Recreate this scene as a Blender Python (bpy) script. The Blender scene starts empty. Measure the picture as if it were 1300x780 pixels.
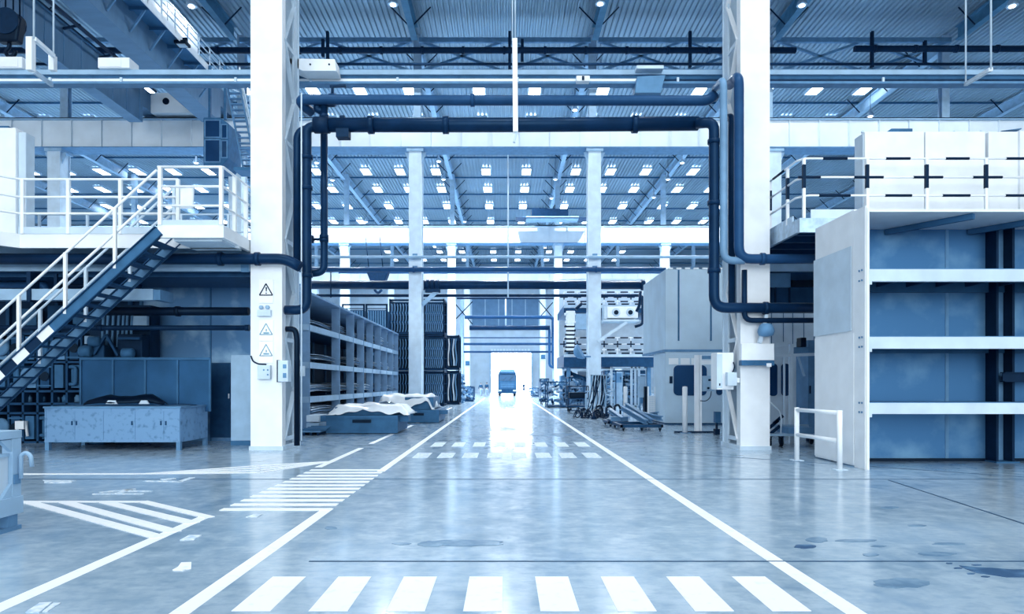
import bpy, bmesh, math, random
from mathutils import Vector, Matrix
random.seed(11)
SC = bpy.context.scene
COL = SC.collection
F, VX, HY, EYE = 870.0, 641.0, 487.5, 1.635        # focal length in pixels, vanishing point, eye height
def PX(px, Y): return (px - VX) * Y / F
def PZ(py, Y): return EYE - (py - HY) * Y / F
def P(px, py, Y): return Vector((PX(px, Y), Y, PZ(py, Y)))
def GY(py): return EYE * F / (py - HY)               # depth of a floor point
def GP(px, py): y = GY(py); return (PX(px, y), y)
ORD = ['first','second','third','fourth','fifth','sixth','seventh','eighth','ninth','tenth','eleventh','twelfth','thirteenth',
       'fourteenth','fifteenth','sixteenth','seventeenth','eighteenth','nineteenth','twentieth']

# ---------------------------------------------------------------- materials
MATS = {}
def mat(name, rgb, rough=0.5, metal=0.0, var=0.12, scale=3.0, bump=0.0, rgb2=None, stretch=(1,1,1), emit=None, spec=0.22, lo=0.35, hi=0.65):
    if name in MATS: return MATS[name]
    m = bpy.data.materials.new(name); m.use_nodes = True
    nt = m.node_tree; N = nt.nodes; L = nt.links
    b = N['Principled BSDF']
    b.inputs['Roughness'].default_value = rough
    b.inputs['Metallic'].default_value = metal
    b.inputs['Specular IOR Level'].default_value = spec
    if rgb[2] < .5: b.inputs['Specular Tint'].default_value = (.35,.68,1,1)
    tc = N.new('ShaderNodeTexCoord'); mp = N.new('ShaderNodeMapping'); mp.inputs['Scale'].default_value = stretch
    L.new(tc.outputs['Object'], mp.inputs['Vector'])
    nz = N.new('ShaderNodeTexNoise'); nz.inputs['Scale'].default_value = scale; nz.inputs['Detail'].default_value = 5
    L.new(mp.outputs[0], nz.inputs['Vector'])
    r = N.new('ShaderNodeMapRange'); r.inputs['From Min'].default_value = lo; r.inputs['From Max'].default_value = hi
    L.new(nz.outputs['Fac'], r.inputs['Value'])
    mx = N.new('ShaderNodeMix'); mx.data_type = 'RGBA'
    c2 = rgb2 if rgb2 else tuple(c * (1 - var) for c in rgb)
    mx.inputs[6].default_value = (*rgb, 1); mx.inputs[7].default_value = (*c2, 1)
    L.new(r.outputs[0], mx.inputs[0]); L.new(mx.outputs[2], b.inputs['Base Color'])
    if bump:
        bp = N.new('ShaderNodeBump'); bp.inputs['Strength'].default_value = bump; bp.inputs['Distance'].default_value = 0.02
        L.new(nz.outputs['Fac'], bp.inputs['Height']); L.new(bp.outputs[0], b.inputs['Normal'])
    if emit:
        b.inputs['Emission Color'].default_value = (*emit[0], 1); b.inputs['Emission Strength'].default_value = emit[1]
    MATS[name] = m
    return m
WHITE = mat('white_paint', (0.86,0.91,0.95), .42, var=.08, scale=2.2)
OFFW  = mat('offwhite_paint', (0.6,0.74,0.86), .5, var=.14, scale=2.0)
PALE  = mat('pale_blue_paint', (0.33,0.51,0.69), .5, var=.16, scale=2.5)
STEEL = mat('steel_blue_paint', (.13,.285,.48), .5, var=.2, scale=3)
MID   = mat('mid_blue_paint', (0.04725,0.1469,0.29), .5, var=.25, scale=3)
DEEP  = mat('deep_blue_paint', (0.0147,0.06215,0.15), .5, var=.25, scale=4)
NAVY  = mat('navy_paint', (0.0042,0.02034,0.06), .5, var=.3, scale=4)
BLACK = mat('black_paint', (0.001575,0.00678,0.022), .45, var=.3, scale=5)
PIPE  = mat('dark_pipe_paint', (0.0042,0.02486,0.075), .36, var=.3, scale=2.5)
PIPEM = mat('mid_pipe_paint', (.018,.07,.18), .36, var=.2, scale=2.5)
PIPEL = mat('light_pipe_paint', (.17,.33,.52), .36, var=.2, scale=2.5)
RUBBER= mat('rubber', (0.0021,0.00678,0.018), .7, var=.3, scale=9)
GALV  = mat('galvanised_steel', (0.42,0.58,0.74), .32, metal=.4, var=.3, scale=7)
GLASS = mat('dark_glass', (.012,.05,.14), .08, var=.2, scale=1.0, spec=.6)
BENCH = mat('worn_bench_paint', (.16,.32,.53), .5, scale=7.5, rgb2=(0.0525,0.1469,0.27), lo=.54, hi=.76)
BENCHB= mat('bench_back_paint', (0.02625,0.1017,0.23), .5, var=.25, scale=1.5)
ENCL  = mat('enclosure_paint', (.50,.66,.79), .5, var=.12, scale=1.2)
RACKP = mat('rack_post_paint', (.21,.37,.58), .5, var=.2, scale=2)
BACKP = mat('scuffed_sheet_steel', (.055,.165,.34), .32, metal=.2, scale=.9, rgb2=(.18,.36,.54), lo=.46, hi=.74)
MACHP = mat('stained_machine_panel', (.09,.21,.39), .38, metal=.1, scale=1.1, rgb2=(.32,.50,.66), lo=.50, hi=.74)
TRUSS = mat('roof_steel', (0.08925,0.2373,0.39), .5, var=.2, scale=2)
GIRD  = mat('girder_paint', (0.76,0.85,0.92), .5, var=.10, scale=.7)
CRANE = mat('crane_paint', (.115,.225,.36), .5, var=.15, scale=.8, stretch=(1,3,1))
CRDK  = mat('crane_walkway_paint', (0.0147,0.0678,0.16), .5, var=.2, scale=.8)
SIGN  = mat('sign_white', (0.9,0.94,0.97), .4, var=.03)
INK   = mat('sign_ink', (0.00315,0.01356,0.04), .5, var=.1)
INKP  = mat('faded_sign_ink', (0.21,0.4068,0.52), .5, var=.3, scale=20)
BRIGHT= mat('bright_sheet_metal', (0.66,0.78,0.89), .25, metal=.5, var=.35, scale=6)
SKIN  = mat('skin', (0.45,0.38,0.38), .6, var=.1)
DENIM = mat('work_trousers', (0.3,0.44,0.62), .8, var=.2)
JACK  = mat('work_jacket', (0.021,0.0791,0.17), .8, var=.2)
HAIR  = mat('hair', (0.0105,0.0226,0.04), .7, var=.2)
LAMP  = mat('lit_roof_panel', (.9,.95,1), .4, var=.02, emit=((.93,.97,1.0), 13.0))
TUBEL = mat('lit_lamp', (.9,.95,1), .4, var=.02, emit=((.93,.97,1.0), 6.0))
PAINT = mat('road_paint', (0.92,0.95,0.98), .42, scale=9, rgb2=(0.72,0.82,0.9), lo=.58, hi=.80)
WORN  = mat('worn_road_paint', (0.8,0.88,0.94), .45, scale=14, rgb2=(0.4,0.56,0.72), lo=.40, hi=.66)
SHEET = mat('white_plastic_sheet', (0.88,0.94,0.98), .35, var=.06, scale=4, bump=.15)
BACKP = mat('scuffed_sheet_steel', (0.105,0.2599,0.4), .33, metal=.25, scale=.9, rgb2=(0.231,0.452,0.58), lo=.42, hi=.68)
MACHP = mat('stained_machine_panel', (0.105,0.2599,0.4), .4, metal=.1, scale=1.1, rgb2=(0.27,0.45,0.62), lo=.48, hi=.72)
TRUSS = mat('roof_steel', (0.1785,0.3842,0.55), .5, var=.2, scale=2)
GIRD  = mat('girder_paint', (0.72,0.83,0.92), .5, var=.12, scale=.7)
CRANE = mat('crane_paint', (0.5,0.66,0.8), .5, var=.15, scale=.8, stretch=(1,3,1))
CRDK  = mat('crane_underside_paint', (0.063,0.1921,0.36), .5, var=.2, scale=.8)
SIGN  = mat('sign_white', (0.9,0.94,0.97), .4, var=.03)
INK   = mat('sign_ink', (0.0063,0.0226,0.06), .5, var=.1)
INKP  = mat('faded_sign_ink', (0.21,0.4068,0.52), .5, var=.3, scale=20)
BRIGHT= mat('bright_sheet_metal', (0.72,0.83,0.93), .25, metal=.6, var=.3, scale=6)
SKIN  = mat('skin', (0.45,0.38,0.38), .6, var=.1)
DENIM = mat('work_trousers', (0.3,0.44,0.62), .8, var=.2)
JACK  = mat('work_jacket', (0.0315,0.1017,0.2), .8, var=.2)
HAIR  = mat('hair', (0.0105,0.0226,0.04), .7, var=.2)
LAMP  = mat('lit_roof_panel', (.9,.95,1), .4, var=.02, emit=((.86,.94,1.0), 13.0))
TUBEL = mat('lit_lamp', (.9,.95,1), .4, var=.02, emit=((.86,.94,1.0), 6.0))
PAINT = mat('road_paint', (0.9,0.95,0.98), .42, scale=9, rgb2=(0.68,0.8,0.89), lo=.56, hi=.78)
WORN  = mat('worn_road_paint', (0.8,0.88,0.94), .45, scale=14, rgb2=(0.4,0.56,0.72), lo=.40, hi=.66)

# ---------------------------------------------------------------- mesh builder
class MB:
    def __init__(s): s.bm = bmesh.new(); s.smooth = []
    def quadloop(s, ring_a, ring_b, sm=False):
        n = len(ring_a)
        for i in range(n):
            f = s.bm.faces.new((ring_a[i], ring_a[(i+1) % n], ring_b[(i+1) % n], ring_b[i]))
            f.smooth = sm
    def box(s, x0, x1, y0, y1, z0, z1):
        v = [s.bm.verts.new(c) for c in ((x0,y0,z0),(x1,y0,z0),(x1,y1,z0),(x0,y1,z0),(x0,y0,z1),(x1,y0,z1),(x1,y1,z1),(x0,y1,z1))]
        for f in ((0,3,2,1),(4,5,6,7),(0,1,5,4),(1,2,6,5),(2,3,7,6),(3,0,4,7)): s.bm.faces.new([v[i] for i in f])
        return s
    def frame(s, p, q, up=(0,0,1)):
        p, q = Vector(p), Vector(q); d = (q - p).normalized(); u = Vector(up)
        if abs(d.dot(u)) > .98: u = Vector((0,1,0)) if abs(d.y) < .9 else Vector((1,0,0))
        a = d.cross(u).normalized(); b = a.cross(d).normalized()
        return p, q, a, b
    def bar(s, p, q, w, h=None, up=(0,0,1)):                 # rectangular bar, w sideways, h along up
        h = h or w; p, q, a, b = s.frame(p, q, up)
        ra = [s.bm.verts.new(p + a*i*w/2 + b*j*h/2) for i, j in ((-1,-1),(1,-1),(1,1),(-1,1))]
        rb = [s.bm.verts.new(q + a*i*w/2 + b*j*h/2) for i, j in ((-1,-1),(1,-1),(1,1),(-1,1))]
        s.quadloop(ra, rb); s.bm.faces.new(ra[::-1]); s.bm.faces.new(rb); return s
    def ibeam(s, p, q, w, h, t=.02, up=(0,0,1)):
        p, q, a, b = s.frame(p, q, up); t2 = t*.5
        pr = [(-w/2,-h/2),(w/2,-h/2),(w/2,-h/2+t),(t2,-h/2+t),(t2,h/2-t),(w/2,h/2-t),(w/2,h/2),(-w/2,h/2),(-w/2,h/2-t),(-t2,h/2-t),(-t2,-h/2+t),(-w/2,-h/2+t)]
        ra = [s.bm.verts.new(p + a*i + b*j) for i, j in pr]; rb = [s.bm.verts.new(q + a*i + b*j) for i, j in pr]
        s.quadloop(ra, rb); s.bm.faces.new(ra[::-1]); s.bm.faces.new(rb); return s
    def tube(s, p, q, r, n=10, r2=None, cap=True):
        p, q, a, b = s.frame(p, q); r2 = r if r2 is None else r2
        cs = [(math.cos(2*math.pi*i/n), math.sin(2*math.pi*i/n)) for i in range(n)]
        ra = [s.bm.verts.new(p + (a*c + b*d)*r) for c, d in cs]; rb = [s.bm.verts.new(q + (a*c + b*d)*r2) for c, d in cs]
        s.quadloop(ra, rb, True)
        if cap: s.bm.faces.new(ra[::-1]); s.bm.faces.new(rb)
        return s
    def sweep(s, pts, r, bend=None, n=12, seg=6, cap=True):   # round tube along a path, corners rounded
        pts = [Vector(p) for p in pts]
        bend = r*2.2 if bend is None else bend
        out = [pts[0]]
        for i in range(1, len(pts)-1):
            a, c, b = pts[i-1], pts[i], pts[i+1]
            da, db = (a-c), (b-c); k = min(bend, da.length*.49, db.length*.49)
            s0, s1 = c + da.normalized()*k, c + db.normalized()*k
            for j in range(seg+1):
                t = j/seg; out.append((1-t)**2*s0 + 2*t*(1-t)*c + t*t*s1)
        out.append(pts[-1])
        o2 = [out[0]]
        for p in out[1:]:
            if (p - o2[-1]).length > 1e-5: o2.append(p)
        out = o2
        d = (out[1]-out[0]).normalized(); u = Vector((0,0,1)) if abs(d.z) < .9 else Vector((0,1,0))
        a = d.cross(u).normalized(); rings = []
        for i, p in enumerate(out):
            t = ((out[min(i+1, len(out)-1)] - out[max(i-1, 0)])).normalized()
            a = (a - t*a.dot(t)).normalized(); b = t.cross(a)
            rings.append([s.bm.verts.new(p + (a*math.cos(2*math.pi*k/n) + b*math.sin(2*math.pi*k/n))*r) for k in range(n)])
        for i in range(len(rings)-1): s.quadloop(rings[i], rings[i+1], True)
        if cap: s.bm.faces.new(rings[0][::-1]); s.bm.faces.new(rings[-1])
        return s
    def lathe(s, o, prof, n=16, axis=(0,0,1)):               # prof: (radius, height along axis)
        o = Vector(o); ax = Vector(axis).normalized(); u = Vector((1,0,0)) if abs(ax.x) < .9 else Vector((0,0,1))
        a = ax.cross(u).normalized(); b = ax.cross(a); rings = []
        for r, h in prof:
            rings.append([s.bm.verts.new(o + ax*h + (a*math.cos(2*math.pi*k/n) + b*math.sin(2*math.pi*k/n))*max(r, 1e-4)) for k in range(n)])
        for i in range(len(rings)-1): s.quadloop(rings[i], rings[i+1], True)
        s.bm.faces.new(rings[0][::-1]); s.bm.faces.new(rings[-1]); return s
    def prism(s, poly, d):                                    # polygon of 3-D points pushed along d
        d = Vector(d); ra = [s.bm.verts.new(Vector(p)) for p in poly]; rb = [s.bm.verts.new(Vector(p) + d) for p in poly]
        s.quadloop(ra, rb); s.bm.faces.new(ra[::-1]); s.bm.faces.new(rb); return s
    def grid(s, nx, ny, fn, sm=True):                         # fn(u, v) -> point
        g = [[s.bm.verts.new(fn(i/nx, j/ny)) for j in range(ny+1)] for i in range(nx+1)]
        for i in range(nx):
            for j in range(ny):
                f = s.bm.faces.new((g[i][j], g[i+1][j], g[i+1][j+1], g[i][j+1])); f.smooth = sm
        return s
    def build(s, name, m, parent=None, bev=0, loc=None, solid=0):
        bmesh.ops.recalc_face_normals(s.bm, faces=s.bm.faces[:])
        if loc is None and parent is None:                    # top-level: origin at the base of the mesh
            xs = [v.co for v in s.bm.verts]
            lo = Vector((min(c.x for c in xs), min(c.y for c in xs), min(c.z for c in xs))); hi = Vector((max(c.x for c in xs), max(c.y for c in xs), max(c.z for c in xs)))
            loc = Vector(((lo.x+hi.x)/2, (lo.y+hi.y)/2, lo.z))
        off = Vector(loc) if loc is not None else wloc(parent)
        bmesh.ops.translate(s.bm, vec=-off, verts=s.bm.verts[:])
        me = bpy.data.meshes.new(name); s.bm.to_mesh(me); s.bm.free()
        me.materials.append(m)
        o = bpy.data.objects.new(name, me); COL.objects.link(o)
        if parent is not None: o.parent = parent
        else: o.location = off
        if bev:
            bv = o.modifiers.new('bevel', 'BEVEL'); bv.width = bev; bv.segments = 2; bv.limit_method = 'ANGLE'
        if solid:
            sd = o.modifiers.new('solid', 'SOLIDIFY'); sd.thickness = solid; sd.offset = 0
        return o
def wloc(o):
    v = Vector((0,0,0))
    while o is not None: v = v + o.location; o = o.parent
    return v
def tag(o, label, cat, group=None, kind='thing'):
    o['label'] = label; o['category'] = cat; o['kind'] = kind
    if group: o['group'] = group
    return o
def T(name, label, cat, loc, group=None):
    o = bpy.data.objects.new(name, None); o.empty_display_size = .2; COL.objects.link(o); o.location = loc
    return tag(o, label, cat, group)
def struct(o): o['kind'] = 'structure'; return o
def copy_tree(o, parent=None):
    c = o.copy(); COL.objects.link(c)
    if parent is not None: c.parent = parent
    for ch in list(o.children): copy_tree(ch, c)
    return c
def place(root, loc, label=None, rz=None, group=None):
    c = copy_tree(root); c.location = loc
    if rz is not None: c.rotation_euler = (0, 0, rz)
    if label: c['label'] = label
    if group: c['group'] = group
    return c
def B(x0, x1, y0, y1, z0, z1): return MB().box(x0, x1, y0, y1, z0, z1)
WORLD, GLOW, HALL, EXPO, ROOF0, FRONT, NEAR = 0.9, 22.0, 6500.0, -0.17, 9.0, 6.6, 2150.0
# ================================================================ THE SETTING
def concrete():
    m = bpy.data.materials.new('sealed_concrete'); m.use_nodes = True
    nt = m.node_tree; N = nt.nodes; L = nt.links; b = N['Principled BSDF']
    ge = N.new('ShaderNodeNewGeometry')
    def noise(scale, stretch, detail=6):
        mp = N.new('ShaderNodeMapping'); mp.inputs['Scale'].default_value = stretch; L.new(ge.outputs['Position'], mp.inputs['Vector'])
        n = N.new('ShaderNodeTexNoise'); n.inputs['Scale'].default_value = scale; n.inputs['Detail'].default_value = detail; n.inputs['Roughness'].default_value = .62
        L.new(mp.outputs[0], n.inputs['Vector']); return n.outputs['Fac']
    def rng(x, a, c, lo, hi):
        r = N.new('ShaderNodeMapRange'); r.inputs[1].default_value = a; r.inputs[2].default_value = c; r.inputs[3].default_value = lo; r.inputs[4].default_value = hi
        L.new(x, r.inputs[0]); return r.outputs[0]
    def mix(f, a, c):
        x = N.new('ShaderNodeMix'); x.data_type = 'RGBA'
        L.new(f, x.inputs[0])
        for i, v in ((6, a), (7, c)):
            if isinstance(v, tuple): x.inputs[i].default_value = (*v, 1)
            else: L.new(v, x.inputs[i])
        return x.outputs[2]
    big = noise(.35, (1,1,1)); fine = noise(3.0, (1,.8,1), 9); spots = noise(1.1, (1,.8,1), 4); speck = noise(18, (1,1,1), 3); fine2 = noise(8.0, (.7,1.2,1), 6)
    c = mix(rng(big, .35, .65, 0, 1), (.38,.50,.61), (.25,.38,.50))
    c = mix(rng(fine, .38, .72, 0, .8), c, (.50,.62,.72))
    c = mix(rng(fine2, .45, .68, 0, .55), c, (.20,.33,.46))
    c = mix(rng(spots, .56, .74, 0, .6), c, (.12,.25,.41))
    c = mix(rng(speck, .68, .76, 0, .4), c, (.10,.20,.34))
    L.new(c, b.inputs['Base Color'])
    L.new(rng(fine, .3, .75, .10, .24), b.inputs['Roughness'])
    b.inputs['Specular IOR Level'].default_value = .6  # added fill spots, unseen above the camera, to brighten the foreground floor
    bp = N.new('ShaderNodeBump'); bp.inputs['Strength'].default_value = .015; bp.inputs['Distance'].default_value = .02
    L.new(fine, bp.inputs['Height']); L.new(bp.outputs[0], b.inputs['Normal'])
    return m
floor = struct(B(-98, 62, -40, 175, -.3, 0).build('floor', concrete(), loc=(0,0,0)))
NFL = [0]
def flat(name, polys, m, z=None):
    mb = MB(); NFL[0] += 1; z = .0015 + .00012*NFL[0] if z is None else z + .00002*NFL[0]
    for poly in polys: mb.prism([(x, y, .0005) for x, y in poly], (0, 0, z))
    return mb.build(name, m, floor)
def rect(x0, x1, y0, y1): return [(x0,y0),(x1,y0),(x1,y1),(x0,y1)]
def stripe(a, b, w):
    a, b = Vector(a), Vector(b); d = (b-a).normalized(); n = Vector((-d.y, d.x))*w/2
    return [tuple(a-n), tuple(b-n), tuple(b+n), tuple(a+n)]
flat('lane_line', [rect(-2.385,-2.24, 2.5, 8.97)], PAINT); flat('lane_line', [rect(-2.385,-2.24, 12.75, 78)], PAINT)
flat('lane_line', [rect(2.42,2.57, 2.5, 80)], PAINT)
flat('lane_line', [rect(-3.76,-3.61, 2.5, 8.45)], PAINT)
for a, c in ((13.4,17.4),(18.7,22.2),(23.6,27),(28.5,47)): flat('lane_dash', [rect(-3.72,-3.58, a, c)], PAINT)
for i in range(8): flat('crossing_bar', [rect(-1.965+.555*i, -1.685+.555*i, 4.92, 5.80)], PAINT)
for i in range(8): flat('crossing_bar', [rect(-1.94+.55*i, -1.63+.55*i, 17.8, 19.1)], WORN)
for i in range(8): flat('crossing_bar', [rect(-2.05+.55*i, -1.71+.55*i, 15.1, 16.2)], WORN)
for yy in (12.97,12.58,12.17,11.78,11.4,11.02,10.66,10.31,9.95,9.6,9.25,8.9): flat('crossing_bar', [rect(-3.68,-2.26, yy-.075, yy+.075)], PAINT)
flat('hatch_line', [stripe((-6.75,9.48), (-5.0,9.48), .1)], PAINT)
flat('hatch_line', [stripe((-5.02,9.5), (-3.6,8.36), .13)], PAINT)
for px, qx, qy in ((36,203,683),(82,222,676),(133,246,665)): flat('hatch_line', [stripe(GP(px,638), GP(qx,qy), .15)], PAINT)
flat('floor_line', [stripe(GP(-60,602.5), GP(186,602), .09)], PAINT)
for ym in (591.7,594.6,597.6,600.5): flat('floor_line', [stripe(GP(182,602), GP(330,ym), .08), stripe(GP(330,ym), GP(424,586), .08)], PAINT)
def blob(px, py, w, h, seed, k=11, lo=.55):
    rnd = random.Random(seed); out = []
    for i in range(k):
        a = 2*math.pi*i/k; r = rnd.uniform(lo, 1.05); out.append(GP(px + math.cos(a)*w/2*r, py + math.sin(a)*h/2*r))
    return out
flat('worn_paint_mark', [stripe(GP(118,628),GP(182,627.6),.05), stripe(GP(126,626),GP(172,621.5),.07), stripe(GP(150,627),GP(165,622),.1), stripe(GP(160,624),GP(193,624.4),.06)], WORN)
flat('worn_paint_mark', [stripe(GP(183,611.4),GP(230,612),.07), stripe(GP(228,612),GP(244,607),.1), stripe(GP(205,609.6),GP(222,608),.12)], WORN)
flat('worn_paint_mark', [blob(72,612,56,4.5,3)], WORN)
flat('worn_paint_mark', [[GP(219,725),GP(226,721),GP(230,715.5),GP(243,715),GP(242.5,723),GP(236,724),GP(232,725.5)]], PAINT)
flat('worn_paint_mark', [[GP(228,687),GP(240,680.5),GP(256,680.5),GP(246,686)]], WORN)
flat('worn_paint_mark', [[GP(312,657.5),GP(322,654),GP(333,654),GP(326,657.5)]], WORN)
flat('worn_paint_mark', [[GP(32,779),GP(50,767),GP(66,766),GP(50,779)],[GP(54,778),GP(68,767),GP(77,767),GP(60,778)]], WORN)
JOINT = mat('joint_filler', (.05,.12,.22), .6, var=.4, scale=6)
STAIN = mat('oil_stain', (.03,.09,.20), .3, scale=6, rgb2=(.10,.22,.38), lo=.5, hi=.7)
STAINL = mat('damp_stain', (.12,.22,.34), .25, scale=5, rgb2=(.22,.35,.48), lo=.4, hi=.65)
for x0, x1, yy in ((-9,20,11.72),(-1.8,8,6.30)): flat('expansion_joint', [rect(x0,x1,yy-.012,yy+.012)], JOINT, .003)
flat('expansion_joint', [stripe(GP(1128,610), GP(1320,672), .03)], JOINT, .003)
flat('expansion_joint', [stripe(GP(860,576), GP(1300,606), .02)], JOINT, .003)
flat('oil_stain', [[GP(1218,719),GP(1240,721),GP(1262,722),GP(1285,724),GP(1320,724),GP(1320,733.5),GP(1278,733.5),GP(1262,731),GP(1240,728),GP(1226,723)]], STAIN, .003)
flat('oil_stain', [blob(1205,716,10,1.6,1), blob(1216,722,12,2,2), blob(1232,729,14,2,3), blob(1252,733,14,2,4), blob(1240,718,14,1.5,5)], STAIN, .003)
for i, (px, py, w, h) in enumerate(((1022,694.5,28,5),(1087,687,50,3.5),(1115,694,18,2.4),(1204,691,40,3),(1190,704,44,5),(1037,686,26,7),(1105,705,20,4),(1130,645,22,2.5),(1165,668,22,2.6),
        (590,690,92,8),(548,691,34,7),(420,671,16,4),(510,691,22,3),(800,560,36,4),(1145,741,70,12),(640,545,44,4),(700,552,60,3.5))):
    flat('damp_stain', [blob(px, py, w*1.1, h*1.1, 50+i, 18, .8)], STAIN if i in (0,13) else STAINL, .0025)

# roof deck: real corrugations running away from the camera
def deck():
    mb = MB(); y0, y1 = ROOF0, 172.0; per = .36; x = -98.0; top, bot = 25.62, 25.5; cols = []
    while x < 62:
        for dx, z in ((0,bot),(.12,bot),(.17,top),(.31,top)): cols.append((x+dx, z))
        x += per
    vs = [(mb.bm.verts.new((a,y0,z)), mb.bm.verts.new((a,y1,z))) for a, z in cols]
    for i in range(len(vs)-1): mb.bm.faces.new((vs[i][0], vs[i+1][0], vs[i+1][1], vs[i][1]))
    return mb.build('ceiling', mat('roof_deck', (.28,.41,.53), .34, metal=.2, var=.25, scale=.12), loc=(0,0,0))
struct(deck())
ROW = (45.4, 76.2, 107.5, 138.0)
LINES = (-77.9,-65.9,-53.9,-41.9,-29.9,-17.9,-5.95,5.95,17.9,29.9,41.9)

# end wall with the big open gate
WALL = mat('wall_cladding', (.42,.56,.69), .55, var=.15, scale=.6)
wz = 138.6; dx0, dx1, dh = -2.75, 5.35, 7.9
mb = MB(); mb.box(-98,dx0,wz,wz+.4,0,26); mb.box(dx1,62,wz,wz+.4,0,26); mb.box(dx0,dx1,wz,wz+.4,dh,26)
for i in range(78):
    x = -96 + i*2
    if x < dx0-.3 or x > dx1+.3: mb.box(x-.04,x+.04,wz-.08,wz,0,25)
    else: mb.box(x-.04,x+.04,wz-.08,wz,dh+.5,25)
wf = struct(mb.build('wall_far', WALL, loc=(0,wz,0)))
mb = MB(); mb.box(dx0-.35,dx0,wz-.2,wz+.5,0,dh); mb.box(dx1,dx1+.35,wz-.2,wz+.5,0,dh); mb.box(dx0-.35,dx1+.35,wz-.2,wz+.5,dh,dh+.45)
d1 = struct(mb.build('door_1', PALE, loc=(0,wz,0)))
mb = MB()
for i in range(13): mb.box(dx0-.1+i*.62, dx0+.32+i*.62, wz-.32, wz-.24, dh+.05, dh+.75)
mb.build('door_lintel_panel', OFFW, d1)
WIN = mat('grey_louvre', (.10,.20,.34), .4, var=.15, scale=1)
x0, x1 = PX(599,wz), PX(684,wz); z0, z1 = PZ(417,wz), PZ(379,wz)
mb = MB()
for i in range(5): mb.box(x0+(x1-x0)*i/5+.06, x0+(x1-x0)*(i+1)/5-.06, wz-.2, wz-.1, z0, z1)
w1 = struct(mb.build('window_1', WIN, loc=(0,wz,0)))
B(x0-.1,x1+.1,wz-.26,wz-.02,z0-.25,z0).build('window_sill', PALE, w1)
mb = MB()
for k in range(6): mb.box(x0+(x1-x0)*k/5-.06, x0+(x1-x0)*k/5+.06, wz-.24, wz-.02, z0, z1)
mb.build('window_frame', PALE, w1)
for s, wx, nm in ((-1,-98,'wall_left'),(1,62,'wall_right')):
    mb = MB(); mb.box(wx-.2, wx+.2, ROOF0, 139, 0, 26)
    for i in range(38): mb.box(wx-.28, wx+.28, 25+i*3-.05, 25+i*3+.05, 0, 25.4)
    struct(mb.build(nm, WALL, loc=(wx,80,0)))

# steel columns under the runway girders
def column(x, y, label, w=.84, dp=1.1, flip=1):
    t = T('steel_column', label, 'column', (x, y, 0), 'steel columns under the crane runways')
    mb = MB(); mb.box(x-w/2, x+w/2, y, y+.07, 0, 17.2); mb.box(x-w/2, x+w/2, y+dp-.07, y+dp, 0, 17.2); mb.box(x-w/2+.06, x-w/2+.12, y+.07, y+dp-.07, 0, 17.2); mb.box(x+w/2-.12, x+w/2-.06, y+.07, y+dp-.07, 0, 17.2)
    mb.build('shaft', OFFW, t)
    mb = MB(); mb.box(x-w/2-.14, x+w/2+.14, y-.1, y+dp+.1, 17.05, 17.25)
    for s in (-1,1): mb.prism([(x+s*w/2, y+.2, 17.05), (x+s*(w/2+.3), y+.2, 17.05), (x+s*w/2, y+.2, 16.3)], (0,.08,0))
    mb.build('cap_plate', PALE, t)
    B(x-w/2-.12, x+w/2+.12, y-.1, y+dp+.1, 0, .12).build('base_plate', PALE, t)
    mb = MB(); mb.ibeam((x,y+1.3,17.2), (x,y+1.3,25.3), .5, .5, .05, up=(0,1,0)); mb.build('upper_shaft', PALE, t)
    if y < 50 and abs(x) < 7:
        for z in (9.3, 10.1): B(x-.16, x+.16, y-.12, y, z-.14, z+.14).build('pipe_bracket', STEEL, t)
    return t
NAMEX = {-77.9:'outermost on the left', -65.9:'second from the outer left', -53.9:'third from the outer left', -41.9:'three lines left of the aisle', -29.9:'two lines left of the aisle', -17.9:'one line left of the aisle', -5.95:'left side of the aisle', 5.95:'right side of the aisle', 17.9:'one line right of the aisle', 29.9:'two lines right of the aisle', 41.9:'outermost on the right'}
for r, (y, w) in enumerate(((45.4,.84),(76.2,.84),(107.5,.84))):
    for x in LINES:
        if abs(x) > 40 and r == 0 or x < -60: continue
        column(x, y, f'pale steel column under the {("nearest","second","farthest")[r]} crane runway girder, {NAMEX[x]}', w)

# crane runway girders
def girder(y, label):
    t = T('crane_runway_girder', label, 'girder', (0, y, 17.25), 'crane runway girders across the hall')
    mb = MB(); mb.box(-97, 61, y+.02, y+1.15, 17.3, 19.12)
    for i in range(79): x = -96 + i*1.98; mb.box(x-.02, x+.02, y-.12, y+.02, 17.34, 19.08)
    mb.build('web', GIRD, t)
    B(-97, 61, y-.16, y+1.3, 17.25, 17.31).build('bottom_flange', STEEL, t); B(-97, 61, y-.16, y+1.3, 19.1, 19.17).build('top_flange', PALE, t)  # bottom flange colour darkened to carry the shade under the girder
    mb = MB(); mb.ibeam((-97,y+.3,19.28), (61,y+.3,19.28), .14, .2, .03); mb.build('crane_rail', BLACK, t)
for y, l in ((45.4,'nearest pale box girder crossing the whole hall on columns'),(76.2,'second pale crane runway girder, behind the nearest one'),(107.5,'farthest pale crane runway girder, small above the aisle')): girder(y, l)

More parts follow.
